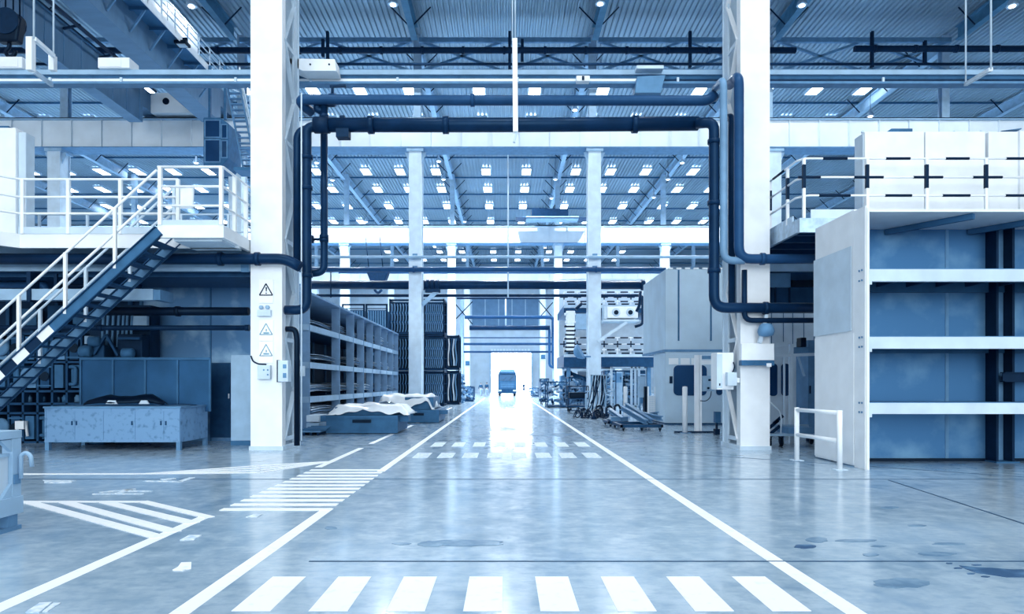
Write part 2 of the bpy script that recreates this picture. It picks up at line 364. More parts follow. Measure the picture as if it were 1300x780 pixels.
# roof rafters with fly braces
def rafter(x, y0, y1, label):
    t = T('roof_rafter', label, 'rafter', (x, y0, 24.3), 'roof rafters running along the hall')
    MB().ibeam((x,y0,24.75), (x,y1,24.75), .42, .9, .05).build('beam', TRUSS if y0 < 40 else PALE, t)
    n = 7
    for k in range(n):
        y = y0 + (k+.5)*(y1-y0)/n
        for s in (-1,1): MB().tube((x+s*.2,y,24.35), (x+s*1.25,y,25.45), .045, 6).build('fly_brace', NAVY, t)
BAYS = ((18.6,45.2,'front'),(47,76,'second'),(78,107.2,'third'),(109,138,'farthest'))
for y0, y1, bn in BAYS:
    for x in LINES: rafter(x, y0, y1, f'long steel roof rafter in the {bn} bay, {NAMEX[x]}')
for k in range(17):
    y = 30 + k*7
    if y < 47: continue
    if y > 137: break
    o = B(-97, 61, y-.05, y+.05, 25.34, 25.49).build('roof_purlin', MID)
    tag(o, f'dark thin roof purlin across the hall, {ORD[k-3]} from the front', 'purlin', 'roof purlins across the hall')

# lit roof panels
lx = (-53.0,-49.0,-45.0,-41.0,-37.0,-33.0,-28.9,-25.0,-21.0,-15.5,-11.7,-7.7,-2.1,2.4,7.9,11.8,15.7,21.0,25.0,28.9)
proto = None
BAYN = ((-53.9,'fourth bay left of the aisle'),(-41.9,'third bay left of the aisle'),(-29.9,'second bay left of the aisle'),(-17.9,'first bay left of the aisle'),(-5.95,'aisle bay'),(5.95,'first bay right of the aisle'),(17.9,'second bay right of the aisle'))
for r, y in enumerate((55,62,76.5,83.5,91.5,100,114,123,131)):
    for c, x in enumerate(lx):
        if y > 105 and abs(x) > 22 or x < -30 and y < 62: continue
        x0b, bn_ = [b for b in BAYN if b[0] < x][-1]; ps = 'left' if x-x0b < 4.6 else ('right' if x-x0b > 7.9 else 'middle')
        lab = f'lit roof panel, {ps} of the {bn_}, {ORD[r]} row from front'
        if proto is None:
            proto = T('roof_light', lab, 'roof light', (x, y, 25.34), 'lit panels in the roof')
            B(x-.46,x+.46,y-1.06,y+1.06,25.30,25.36).build('diffuser', LAMP, proto)
            mb = MB()
            for a, b_, c_, d in ((-.54,.54,-1.14,-1.06),(-.54,.54,1.06,1.14),(-.54,-.46,-1.06,1.06),(.46,.54,-1.06,1.06)): mb.box(x+a,x+b_,y+c_,y+d,25.27,25.5)
            mb.build('frame', OFFW, proto)
        else: place(proto, (x, y, 25.34), lab)

# pendant bell lamps
def bell(name, label, loc, drop, r=.3, lit=True):
    x, y, z = loc
    t = T(name, label, 'lamp', loc, 'bell lamps hung from the roof')
    MB().lathe((x,y,z), [(r,0),(r*.97,.06),(r*.8,.22),(r*.45,.36),(r*.28,.42),(r*.28,.62),(.03,.66)], 14).build('shade', GALV, t)
    MB().tube((x,y,z+.6), (x,y,z+.6+drop), .02, 6).build('hanger_rod', NAVY, t)
    MB().lathe((x,y,z-.07), [(.02,0),(r*.5,.02),(r*.6,.06)], 12).build('bulb', TUBEL, t)
    return t
bells = [(499,6,40),(762,5,40),(1018,7,40),(1285,8,38),(243,8,38),(528,142,53),(730,140,53),(1105,148,53),(402,207,66),(422,229,72),(557,205,66),(563,228,72),(866,207,66),(848,228,72),(705,228,72),(700,252,80),(830,251,80),
         (465,282,92),(590,282,92),(820,282,92),(692,315,100),(552,314,100),(249,207,64),(106,195,62)]
where = ['left of the aisle at the top of the picture','just right of the aisle at the top of the picture','beside the right front column top','at the top right corner','beside the crane walkway top',
 'behind the upper front pipe on the left','behind the upper front pipe on the right','above the white cabinets on the right','beside the left risers, upper','beside the left risers, lower','left of the left mid column top, nearer','left of the left mid column top, farther',
 'right of the right mid column, nearer','right of the right mid column, farther','left of the right mid column, nearer','left of the right mid column, farther','right of the right mid column, lowest','far left above the second girder','far centre left above the second girder','far right above the second girder',
 'under the second girder right of the aisle','under the second girder left of the aisle','above the stair landing','above the left balcony railing']
for (px, py, y), wl in zip(bells, where):
    p = P(px, py, y); bell('bell_lamp', 'small bell shaped roof lamp ' + wl, p, max(.3, 24.9 - p.z))
# ================================================================ ROOF BRACING AND HIGH PIPES at the first column row
def truss(xa, xb, label):
    y = 45.6; zt, zb = 24.5, 22.45
    t = T('roof_truss', label, 'truss', ((xa+xb)/2, y, zb), 'bracing trusses under the roof')
    MB().bar((xa,y,zt),(xb,y,zt),.22,.3).build('top_chord', STEEL, t); MB().bar((xa,y,zb),(xb,y,zb),.18,.2).build('bottom_chord', STEEL, t)
    xm = (xa+xb)/2
    for p, q in (((xa,zb),(xm,zt)),((xm,zt),(xb,zb)),((xa,zt),(xm,zb)),((xm,zb),(xb,zt))):
        MB().bar((p[0],y+.1,p[1]),(q[0],y+.1,q[1]),.14,.16).build('diagonal', STEEL, t)
tl = ('two bays left of the aisle','one bay left of the aisle','right above the aisle','one bay right of the aisle','two bays right of the aisle')
for i in range(5): truss(LINES[4+i]+.25, LINES[5+i]-.25, 'cross braced steel roof truss ' + tl[i])
def pipe(name, label, pts, r, m=PIPE, group=None, flanges=(), bend=None, cat='pipe', bm=None):
    if not flanges: return tag(MB().sweep(pts, r, bend, 14).build(name, m, loc=pts[0]) , label, cat, group)
    t = T(name, label, cat, pts[0], group)
    MB().sweep(pts, r, bend, 14).build('pipe_run', m, t)
    for p, ax in flanges: MB().lathe(Vector(p) - Vector(ax)*.05*max(1, r/.12), [(r*1.25,0),(r*1.25,.1*max(1, r/.12))], 14, ax).build('flange', bm or m, t)
    return t
y = 44.2
pipe('roof_pipe', 'long dark flanged pipe hung just below the roof across the hall', [P(-60,64,y),P(640,64,y),P(1010,64,y)], .2, NAVY, flanges=[(P(x,64,y),(1,0,0)) for x in range(120,1000,52)])
pipe('roof_pipe', 'long dark pipe below the roof at the top right, past the flanged pipe end', [P(1085,62,y),P(1420,62,y)], .2, NAVY, flanges=[(P(x,62,y),(1,0,0)) for x in range(1110,1400,52)])
pipe('roof_pipe', 'thin dark pipe across the hall below the flanged roof pipe', [P(-60,81.5,y),P(1400,81.5,y)], .09, NAVY)
for i, (px, a, b) in enumerate(((410,50,72),(416,40,90),(647,40,88),(663,50,78),(876,40,86),(1107,40,86),(1174,52,82))):
    mb = MB(); mb.ibeam(P(px,a,y), P(px,b,y), .18, .18, .03, up=(0,1,0)); tag(mb.build('pipe_hanger', NAVY), f'short dark hanger post between the roof pipes, {ORD[i]} from the left', 'hanger', 'dark hanger posts at the roof pipes')

# ================================================================ THE TWO LACED FRONT COLUMNS
def laced(xl, xr, side, label):
    t = T('laced_column', label, 'column', ((xl+xr)/2, 17.5, 0), None)
    yf, yr = 16.84, 18.25; xin = xr if side < 0 else xl; s = -side
    mb = MB(); mb.box(xl, xr, yf, yf+.05, 0, 13.5); mb.box(xl+.03, xl+.08, yf+.05, yf+.36, 0, 13.5); mb.box(xr-.08, xr-.03, yf+.05, yf+.36, 0, 13.5)
    mb.build('front_leg', WHITE, t)
    mb = MB(); mb.box(xl, xr, yr-.05, yr, 0, 13.5); mb.box(xl+.03, xl+.08, yr-.36, yr-.05, 0, 13.5); mb.box(xr-.08, xr-.03, yr-.36, yr-.05, 0, 13.5)
    mb.build('rear_leg', OFFW, t)
    for xx in (xl+.05, xr-.05):
        z = .25; k = 0
        while z < 12.4:
            a, b = ((yf+.3, yr-.3) if k % 2 == 0 else (yr-.3, yf+.3))
            MB().bar((xx, a, z), (xx, b, z+1.25), .03, .11, up=(1,0,0)).build('lacing_bar', WHITE if side > 0 else OFFW, t)
            if k % 2 == 0: MB().bar((xx, yf+.3, z), (xx, yr-.3, z), .03, .1).build('lacing_bar', OFFW, t)
            z += 1.25; k += 1
    MB().box(xl-.03, xr+.03, yf-.03, yr+.03, 0, .1).build('base_plate', OFFW, t)
    return t
XL0, XL1, XR0, XR1 = -6.25, -5.475, 5.79, 6.51
laced(XL0, XL1, -1, 'big white laced steel column with warning signs, left of the aisle')
laced(XR0, XR1, 1, 'big white laced steel column with a lamp box, right of the aisle')
# warning signs and small boxes on the left column
def px_box(x0, x1, y0, y1, Y, d): return (PX(x0,Y), PX(x1,Y), Y-d, Y, PZ(y1,Y), PZ(y0,Y))
YF = 16.83
def sign(y0, y1, ink, label, deco):
    x0, x1 = 329, 347
    t = T('warning_sign', label, 'sign', P(338, y1, YF))
    B(*px_box(x0, x1, y0, y1, YF, .012)).build('plate', SIGN, t)
    def tri(cx, top, bot, hw, wdt):
        mb = MB(); a, b, c = P(cx,top,YF), P(cx+hw,bot,YF), P(cx-hw,bot,YF)
        for v in (a,b,c): v.y = YF-.018
        for p, q in ((a,b),(b,c),(c,a)): mb.bar(p, q, .012, wdt, up=(0,1,0)) if False else mb.tube(p, q, wdt/2, 6)
        return mb
    if deco == '!':
        tri(338, 360.5, 375, 8.3, .028).build('warning_triangle', ink, t)
        mb = MB(); mb.tube(P(338,365,YF-.018), P(338,370.3,YF-.018), .02, 8, .009); mb.lathe(P(338,372.6,YF-.012), [(.017,0),(.017,.012)], 8, (0,-1,0)); mb.build('exclamation_mark', ink, t)
    else:
        tri(338, 411, 425, 8, .02).build('warning_triangle', ink, t) if deco == 'a' else tri(338, 437.5, 452, 8, .02).build('warning_triangle', ink, t)
        yb = 423 if deco == 'a' else 449.5
        mb = MB(); mb.bar(P(334.5,yb,YF-.018), P(341.5,yb,YF-.018), .01, .035); mb.tube(P(338,yb-5,YF-.018), P(338,yb-2,YF-.018), .012, 6); mb.build('small_mark', ink, t)
sign(355, 385, INK, 'white sign with a bold black exclamation warning triangle, topmost on the left column', '!')
sign(406.5, 433, INKP, 'white sign with a faded warning triangle, middle one on the left column', 'a')
sign(434, 461, INKP, 'white sign with a faded warning triangle, lowest one on the left column', 'b')
t = T('junction_box', 'small white junction box with two buttons between signs on the left column', 'box', P(336,402,YF))
B(*px_box(328,345,394,402,YF,.09)).build('body', OFFW, t, .008)
for px in (332,340): MB().lathe(P(px,390.5,YF), [(.05,0),(.05,.05),(.03,.06)], 12, (0,-1,0)).build('button', PALE, t)
t = T('switch_box', 'grey white switch box with cable below the signs on the left column', 'box', P(337,482,YF))
B(*px_box(329,345,464,482,YF,.12)).build('body', OFFW, t, .012)
mb = MB()
for a, b in ((335,470),(340,470),(340,476)): mb.lathe(P(a,b,YF-.12), [(.02,0),(.02,.02)], 10, (0,-1,0))
mb.build('button', STEEL, t)
mb = MB(); mb.sweep([P(318.5,452,YF-.02),P(321,459,YF-.02),P(328,462.5,YF-.03),P(338,463,YF-.05)], .018, .05, 8); mb.build('cable', INK, t)
t = T('control_box', 'tall control box with dark side on the inner edge of the left column', 'box', (XL1+.12, 16.75, PZ(485,16.7)))
B(XL1-.03, XL1+.22, 16.6, 16.86, PZ(485,16.7), PZ(458,16.7)).build('body', OFFW, t, .012)
B(XL1-.05, XL1-.028, 16.59, 16.87, PZ(485,16.7)-.01, PZ(458,16.7)+.01).build('side_plate', INK, t)
mb = MB(); mb.box(XL1+.1,XL1+.18,16.585,16.602,PZ(468,16.7),PZ(463,16.7)); mb.box(XL1+.1,XL1+.18,16.585,16.602,PZ(480,16.7),PZ(474,16.7)); mb.build('switch', STEEL, t)
t = T('socket_box', 'small white socket box behind the thin dark drainpipe by the left shelves', 'box', P(383,478,18.0))
B(*px_box(379.5,387.5,465,478,18.0,.12)).build('body', OFFW, t, .01); MB().sweep([P(383,465,17.95),P(381,455,17.95),P(379,440,17.98)], .012, .1, 6).build('cable', OFFW, t)

# ================================================================ PIPES ROUND THE PORTAL
# left group
Y = 17.0
t = pipe('process_pipe', 'thickest dark pipe crossing the portal horizontally, between both front columns', [P(404,159,Y),P(640,159,Y),P(886,157,Y)], .172, flanges=[(P(471,159,Y),(1,0,0)),(P(566,159,Y),(1,0,0)),(P(806,158,Y),(1,0,0))])
MB().tube(P(399,159,Y), P(418,159,Y), .2, 16).build('collar', NAVY, t); B(PX(428,Y),PX(444,Y),Y-.13,Y+.13,PZ(176,Y),PZ(165,Y)).build('clamp_block', NAVY, t); B(PX(432,Y),PX(438,Y),Y-.08,Y+.08,PZ(151,Y),PZ(148,Y)).build('clamp_block', NAVY, t)
MB().tube(P(886,157,Y), P(901,157,Y), .1, 12).build('end_spool', OFFW, t)
pipe('riser_pipe', 'dark vertical riser from the thick portal pipe turning left at the column foot', [P(404,160,Y),P(389.5,162,Y),P(389.5,394,Y),P(362,394,Y)], .115, bend=.3, flanges=[(P(389.5,200,Y),(0,0,1)),(P(389.5,239,Y),(0,0,1)),(P(389.5,350,Y),(0,0,1))])
Y2 = 16.58
pipe('process_pipe', 'dark pipe passing in front of the left column below the balcony', [P(-30,329,Y2),P(362,329,Y2),P(381,339,Y2)], .132, bend=.3, flanges=[(P(327,329,Y2),(1,0,0)),(P(280,329,Y2),(1,0,0))])
pipe('riser_pipe', 'dark vertical riser nearest to the left column lacing', [P(402,162,17.25),P(377.5,166,17.25),P(377.5,334,17.25)], .1, bend=.4)
Y3 = 17.4
t = pipe('riser_pipe', 'slim dark vertical riser with a valve flange, rightmost of the left risers', [P(411.5,134,Y3),P(411.5,346,Y3),P(390,348,Y3)], .092, bend=.45, flanges=[(P(411.5,301,Y3),(0,0,1)),(P(411.5,305,Y3),(0,0,1)),(P(411.5,148,Y3),(0,0,1))])
mb = MB(); mb.tube(P(411,304,Y3), P(398,304,Y3), .035, 8); mb.lathe(P(396,304,Y3), [(.1,0),(.1,.04)], 12, (1,0,0)); mb.build('valve_handle', NAVY, t)
t = pipe('process_pipe', 'second dark pipe crossing the portal, above the thickest one, with a valve', [P(396,143,Y3+.25),P(377,126.5,Y3-.15),P(402,126.5,Y3-.1),P(560,127.5,Y3),P(898,128,Y3),P(908,120,Y3)], .128, PIPEM, bend=.28, flanges=[(P(421,127,Y3),(1,0,0)),(P(423.5,127,Y3),(1,0,0)),(P(600,127.5,Y3),(1,0,0))])
mb = MB(); mb.tube(P(422,122,Y3), P(422,110,Y3), .035, 8); mb.bar(P(419,110,Y3), P(439,109,Y3), .05, .06); mb.build('valve_handle', NAVY, t)
MB().sweep([P(425,131,Y3+.02),P(404,132,Y3+.02),P(402,139,Y3+.02),P(411,142,Y3+.02)], .095, .2).build('branch_elbow', PIPE, t)
pipe('thin_conduit', 'thin pale conduit running down beside the left dark risers', [P(382.7,118,16.9),P(382.7,560,16.9)], .018, OFFW)
pipe('drain_pipe', 'thin black drainpipe standing on the floor beside the left column', [P(363,418,Y),P(375,418,Y),P(377,430,Y),P(377,566,Y)], .07, BLACK, bend=.2)
# right group
YR = 16.6
pipe('riser_pipe', 'dark riser on the right that turns along the lower pipe past the column', [P(884,157,YR+.2),P(906.5,155,YR),P(906.5,391,YR),P(1090,391.5,YR)], .125, bend=.3, flanges=[(P(906.5,180,YR),(0,0,1)),(P(906.5,258,YR),(0,0,1)),(P(906.5,344,YR),(0,0,1)),(P(972,391.5,YR),(1,0,0))])
pipe('riser_pipe', 'light blue riser in front of the right column lacing', [P(908,112,YR+.75),P(918.5,101,YR-.12),P(918.5,331,YR-.12),P(945,331,YR-.12)], .09, PIPEL, bend=.24)
pipe('riser_pipe', 'dark riser partly hidden between two lighter risers on the right', [P(922,150,17.6),P(929,148,17.0),P(929,388,17.0)], .085, bend=.22)
pipe('riser_pipe', 'tall mid blue riser bending to the right above the lower dark pipe', [P(926,108,YR+.7),P(938,95,YR-.15),P(938,329,YR-.15),P(1090,329,YR-.15)], .118, PIPEM, bend=.3, flanges=[(P(968,329,YR-.15),(1,0,0))])
pipe('riser_pipe', 'short dark pipe in front of the right column turning right below', [P(945,343,YR),P(945,407,YR),P(1090,407,YR)], .065, NAVY, bend=.2)
# bell lamp on bracket and box on the right column
t = T('swivel_lamp', 'grey bell lamp on a bracket in front of the right column', 'lamp', P(971,430,16.5))
MB().bar(P(964,436,16.62), P(973,398,16.62), .08, .1, up=(0,1,0)).build('bracket', OFFW, t)
MB().lathe(P(972.5,421.5,16.55), [(.01,.2),(.10,.2),(.15,.16),(.19,.06),(.2,0),(.17,-.09),(.05,-.12)], 18).build('shade', STEEL, t)
t = T('lamp_box', 'white box with a dark lower band on the right column front', 'box', P(959,460,16.8))
B(*px_box(938,979,437,458,16.8,.2)).build('body', WHITE, t, .01); B(*px_box(938,979,458,464.5,16.8,.2)).build('lower_band', MID, t); B(*px_box(973,979,461.5,466,16.6,.02)).build('label_plate', WHITE, t)
t = T('electric_cabinet', 'white electric cabinet on the inner side of the right column', 'cabinet', (5.55, 17.2, PZ(495,17)))
x0, x1 = PX(908.5,17.0), PX(930,17.0)
B(x0, x1, 16.9, 17.4, PZ(495,17), PZ(448,17)).build('body', WHITE, t, .02); dd = B(x0-.005,x0+.13,16.885,16.9,PZ(493,17),PZ(450,17)).build('door', OFFW, t); B(x0+.05,x0+.08,16.875,16.886,PZ(490,17),PZ(487,17)).build('handle', INK, dd)
t = T('socket_box', 'small white box beside the electric cabinet on the right column', 'box', P(927,490,16.75))
B(*px_box(921,933,473,490,16.8,.16)).build('body', OFFW, t, .01); B(*px_box(933,938,480,486,16.8,.06)).build('cable_gland', WHITE, t); MB().sweep([P(930,473,16.78),P(933,466,16.8),P(931,460,16.85)], .015, .1, 6).build('cable', INK, t)

# ================================================================ CONDUCTOR RAIL ACROSS THE TOP
Y = 18.75
t = T('conductor_rail', 'long pale rail with a white lit tube strip across the whole top', 'rail', (0, Y, PZ(107,Y)))
B(-17, 17, Y-.05, Y+.25, PZ(95.5,Y), PZ(89.5,Y)).build('top_channel', PALE, t); B(-17, 17, Y+.02, Y+.18, PZ(100,Y), PZ(95.5,Y)).build('web', MID, t)
B(-17, PX(812,Y), Y-.02, Y+.2, PZ(104,Y), PZ(100.3,Y)).build('light_strip', WHITE, t); B(-17, 17, Y-.05, Y+.25, PZ(107,Y), PZ(104.2,Y)).build('bottom_channel', STEEL, t)
for i, px in enumerate((65,155,300,395,505,657,735,860,1120)): B(PX(px,Y)-.03, PX(px,Y)+.03, Y-.07, Y-.02, PZ(105,Y), PZ(99.5,Y)).build('joint_clip', OFFW, t)
t = T('rail_box', 'white box on top of the conductor rail below the crane', 'box', P(150,89,Y))
B(PX(128,Y), PX(168,Y), Y-.15, Y+.35, PZ(89.5,Y), PZ(76,Y)).build('housing', WHITE, t, .02); B(PX(130,Y), PX(158,Y), Y-.165, Y-.15, PZ(88,Y), PZ(77.5,Y)).build('cover', WHITE, t)
t = T('rail_box', 'long white box on top of the conductor rail at the left edge', 'box', P(5,89,Y))
B(PX(-40,Y), PX(33,Y), Y-.15, Y+.35, PZ(89.5,Y), PZ(75,Y)).build('housing', WHITE, t, .02); B(PX(-36,Y), PX(28,Y), Y-.165, Y-.15, PZ(88,Y), PZ(77,Y)).build('cover', WHITE, t)
t = T('rail_hood', 'white hooked hood sticking out of the left column above the rail', 'hood', P(400,90,18.2))
mb = MB(); yy = 18.2; mb.prism([P(368,74,yy),P(425,75,yy),P(427,90,yy),P(385,90,yy),P(374,86,yy),P(366,78,yy)], (0,.5,0)); mb.build('housing', WHITE, t, .01)
mb = MB()
for a in (394,418): mb.lathe(P(a,82,yy), [(.025,0),(.025,.02)], 8, (0,-1,0))
mb.build('bolt', INK, t)
t = T('rail_box', 'slanted grey box hanging under the right part of the conductor rail', 'box', P(826,118,18.5))
yy = 18.5; mb = MB(); mb.prism([P(809,97,yy),P(845,95,yy),P(839,118,yy),P(806,118,yy)], (0,.5,0)); mb.build('housing', STEEL, t, .015); B(PX(808,yy),PX(842,yy),yy-.05,yy+.5,PZ(88,yy),PZ(84,yy)).build('lid', OFFW, t)
t = T('rail_clamp', 'small white clamp block on the light strip right of the middle hanger', 'clamp', P(740,106,18.7))
B(PX(731,18.7),PX(748,18.7),18.55,18.75,PZ(106,18.7),PZ(99,18.7)).build('body', WHITE, t, .01); B(PX(738,18.7),PX(741,18.7),18.53,18.55,PZ(105,18.7),PZ(100,18.7)).build('latch', INK, t)
# hangers
t = T('rail_hanger', 'tall white hanger post in the middle, in front of the thick pipe', 'hanger', P(652,181,16.6))
mb = MB(); mb.tube(P(650.5,-40,16.6), P(650.5,52,16.6), .014, 8); mb.tube(P(654,-40,16.6), P(654,52,16.6), .014, 8); mb.build('twin_rod', OFFW, t)
mb = MB(); mb.ibeam(P(653.5,50,16.6), P(654.5,168,16.6), .12, .14, .015, up=(0,1,0)); mb.build('post', WHITE, t); mb = MB(); mb.bar(P(655.5,167,16.6), P(652.5,181,16.6), .05, .08, up=(0,1,0)); mb.build('foot', OFFW, t)
def trapeze(x0, x1, yt, yb, Y0, Y1, label, legs):
    t = T('rail_hanger', label, 'hanger', P(x0, yb, Y0))
    a, b = P(x0, yt, Y0), P(x1, yb, Y1)
    MB().bar(a, b, .09, .09).build('cross_bar', WHITE, t)
    for p in (a, b): MB().tube(p, (p.x, p.y, p.z+4), .022, 8).build('rod', OFFW, t)
    for p, z in legs: q = Vector(p); MB().bar(q, (q.x, q.y, z), .14, .14, up=(0,1,0)).build('leg', WHITE, t)
trapeze(43, 68, 49, 71, 16.0, 17.6, 'white trapeze hanger on two rods at the upper left', [(P(39,48,16.0), PZ(90,16.0)), (P(67,71,17.6), PZ(90,17.6))])
trapeze(1258, 1226, 88, 107, 17.0, 18.6, 'white trapeze hanger on two rods at the upper right', [])
tag(MB().bar(P(42,90,16.9), P(66,108,18.6), .07, .1).build('rail_hanger', OFFW), 'short slanted white bar under the rail at the upper left', 'hanger')

# ================================================================ LOW CROSS PIPES at the first column row
pipe('cross_rail', 'pale rail crossing between the mid columns at their middle height', [P(372,326.5,45.0),P(905,326.5,45.0)], .1, PALE); 
pipe('cross_pipe', 'mid blue pipe crossing below the pale rail between the mid columns', [P(395,342.5,45.0),P(845,342.5,45.0)], .16, PIPEM, flanges=[(P(525,342.5,45),(1,0,0)),(P(757,342.5,45),(1,0,0))])
t = pipe('cross_pipe', 'thickest dark pipe crossing behind the mid columns', [P(396,362,47.2),P(818,362,47.2)], .3, PIPE, flanges=[(P(x,362,47.2),(1,0,0)) for x in (537,543,549,555,816)])
pipe('cross_pipe', 'thin dark pipe crossing behind the mid columns, lowest of the cross pipes', [P(402,375.5,47),P(816,375.5,47),P(816,412,47),P(806,415,47)], .1, NAVY, bend=.3)
for i, (px, a, b) in enumerate(((420,345,378),(645,180,378),(815,357,368))):
    mb = MB(); mb.tube(P(px,a,46.9), P(px,b,46.9), .05, 6); tag(mb.build('pipe_hanger_rod', NAVY if i != 1 else OFFW), ('dark hanger rod beside the left risers holding the cross pipes','long pale hanger rod down to the cross pipes above the aisle','dark valve stub at the right end of the thick cross pipe')[i], 'hanger')
t = T('column_strut', 'slanted pale strut with clamp between thick cross pipe and left mid column', 'strut', P(545,390,46)); MB().bar(P(536,387,46.2), P(556,369,46.2), .25, .3, up=(0,1,0)).build('strut_bar', PALE, t); B(PX(540,46.2),PX(559,46.2),46.0,46.4,PZ(371,46),PZ(367,46)).build('clamp', NAVY, t)
# ================================================================ BRIDGE CRANE at the upper left
t = T('bridge_crane', 'big travelling bridge crane with twin girders, walkway and cab at the upper left', 'crane', (-20.5, 32, 18.2))
Yc = 45.2
mb = MB(); mb.box(-24.05,-23.2,17,43.9,18.4,20.55); mb.box(-24.05,-23.2,43.9,45.9,19.45,20.55); mb.build('girder', CRANE, t)
mb = MB()
for k in range(18): mb.box(-23.2,-23.17,18+k*1.5,18.03+k*1.5,18.45,20.5)
mb.box(-24.1,-23.15,17,45.8,20.55,20.62); mb.build('girder_trim', STEEL, t)
mb = MB(); mb.box(-19.4,-18.2,17,43.9,18.4,20.55); mb.box(-19.4,-18.2,43.9,45.9,19.45,20.55); mb.build('girder', CRANE, t)
mb = MB(); mb.box(-23.2,-19.4,44.9,46.1,19.4,20.7); mb.build('end_carriage', GIRD, t)
mb = MB()
for x in (-22.2,-21.0): mb.lathe((x,44.9,20.15), [(.22,0),(.22,.05)], 14, (0,-1,0))
mb.build('wheel_opening', BLACK, t)
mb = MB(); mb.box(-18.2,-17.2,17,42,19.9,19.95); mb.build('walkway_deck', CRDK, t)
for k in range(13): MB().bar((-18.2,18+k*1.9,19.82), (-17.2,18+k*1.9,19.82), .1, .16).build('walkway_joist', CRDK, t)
for k in range(13): MB().bar((-18.18,18+k*1.9,18.7), (-17.4,18+k*1.9,19.8), .09).build('walkway_brace', STEEL, t)
B(-17.2,-17.15,17,42,19.75,20.1).build('toe_plate', WHITE, t)
for z in (20.45,20.8,21.15): MB().tube((-17.18,17,z), (-17.18,42,z), .035, 8).build('handrail', OFFW, t)
for k in range(18): MB().bar((-17.18,17.5+k*1.4,19.9), (-17.18,17.5+k*1.4,21.15), .06).build('rail_post', OFFW, t)
for k, (ya, yb) in enumerate(((33.8,36.0),(36.1,38.0),(38.1,39.6))): B(-18.1,-17.75,ya,yb,19.96,21.9).build('switch_cabinet', WHITE, t)
mb = MB()
for z in (19.9,20.4,20.9): mb.tube((-17.2,42,z),(-16.2,43.5,z),.035,6); mb.tube((-16.2,43.5,z),(-14.6,43.5,z),.035,6)
for x in (-16.2,-15.4,-14.6): mb.tube((x,43.5,19.2),(x,43.5,20.9),.035,6)
mb.build('end_railing', OFFW, t)
mb = MB(); mb.box(-24.0,-23.3,20,44,20.7,20.85); mb.tube((-22.7,17,20.7),(-22.7,44,20.7),.1,8); mb.tube((-22.4,17,20.4),(-22.4,44,20.4),.07,8)
for k in range(8): mb.bar((-23.2,20+k*3.2,20.3),(-22.3,20+k*3.2,20.5),.1)
mb.build('festoon_cable', NAVY, t)
# cab
cy = 39.0; x0, x1 = PX(258,cy), PX(290,cy); z0, z1 = PZ(213,cy), PZ(149,cy)
mb = MB(); d = 1.9
prof = [(x0,z1),(x0+.95,z1),(x1,z1-.35),(x1,z0+.55),(x0+1.0,z0+.05),(x0,z0+.1)]
mb.prism([(a,cy,b) for a, b in prof], (0,d,0)); cab = mb.build('cab', MID, t, .04)
for a0, a1, b0, b1 in ((x0+.14,x0+.93,z0+.35,z0+1.55),(x0+.14,x0+.93,z0+1.75,z1-.2),(x0+1.08,x1-.1,z0+.6,z0+1.5),(x0+1.08,x1-.1,z0+1.7,z1-.45)):
    B(a0,a1,cy-.02,cy,b0,b1).build('cab_window', GLASS, cab)
    mb = MB()
    for q in ((a0-.06,a0,b0-.06,b1+.06),(a1,a1+.06,b0-.06,b1+.06),(a0,a1,b0-.06,b0),(a0,a1,b1,b1+.06)): mb.box(q[0],q[1],cy-.04,cy,q[2],q[3])
    mb.build('cab_window_frame', STEEL, cab)
for hx in (x0+.15,x1-.4): MB().box(hx,hx+.14,cy+.3,cy+.44,z1,19.9).build('cab_hanger', MID, t)
# ladder down to the cab
mb = MB(); la, lb = P(288,108,38.6), P(309,214,38.6); w = Vector((PX(304,38.6)-PX(288,38.6),0,0))
for o in (Vector((0,0,0)), w): mb.bar(la+o, lb+o, .09, .12, up=(0,1,0))
for k in range(15):
    q = la + (lb-la)*(k+.5)/15; mb.bar(q, q+w, .25, .05)
mb.build('ladder', STEEL, t)
mb = MB(); o = Vector((0,0,1.0))
mb.tube(la+w+o, lb+w+o, .04, 6)
for k in range(6): q = la+w+(lb-la)*k/5; mb.tube(q, q+o, .03, 6)
mb.tube(la+w+o*.5, lb+w+o*.5, .03, 6); mb.build('ladder_rail', OFFW, t)
B(PX(300,38.6),PX(322,38.6),38.2,39.4,PZ(219,38.6),PZ(215,38.6)).build('ladder_landing', CRDK, t)
fl = T('crane_lamp', 'flat dark floodlight under the edge of the crane walkway', 'lamp', P(232,59,36.5)); p = P(232,55,36.5)
mb = MB(); mb.box(p.x-.35,p.x+.3,p.y-.3,p.y+.3,p.z-.12,p.z+.05); mb.box(p.x-.05,p.x+.25,p.y-.05,p.y+.05,p.z+.05,p.z+.3); mb.build('housing', BLACK, fl, .03); B(p.x-.25,p.x+.2,p.y-.2,p.y+.2,p.z-.14,p.z-.12).build('lens', OFFW, fl)
hk = T('crane_hook_block', 'dark crane hook block hanging on ropes at the upper left corner', 'hook block', P(12,68,26))
p = P(12,40,26)
mb = MB(); mb.prism([(p.x-.55,p.y-.2,p.z+.5),(p.x+.55,p.y-.2,p.z+.5),(p.x+.4,p.y-.2,p.z-.45),(p.x-.4,p.y-.2,p.z-.45)], (0,.4,0)); mb.build('block', BLACK, hk, .08)
MB().lathe((p.x,p.y-.24,p.z+.3), [(.5,0),(.5,.06),(.42,.1),(.42,.38),(.5,.42),(.5,.48)], 20, (0,1,0)).build('sheave', NAVY, hk)
MB().sweep([(p.x,p.y,p.z-.4),(p.x,p.y,p.z-.62),(p.x-.16,p.y,p.z-.75),(p.x-.05,p.y,p.z-.98),(p.x+.2,p.y,p.z-.9),(p.x+.24,p.y,p.z-.72)], .07, .12).build('hook', BLACK, hk)
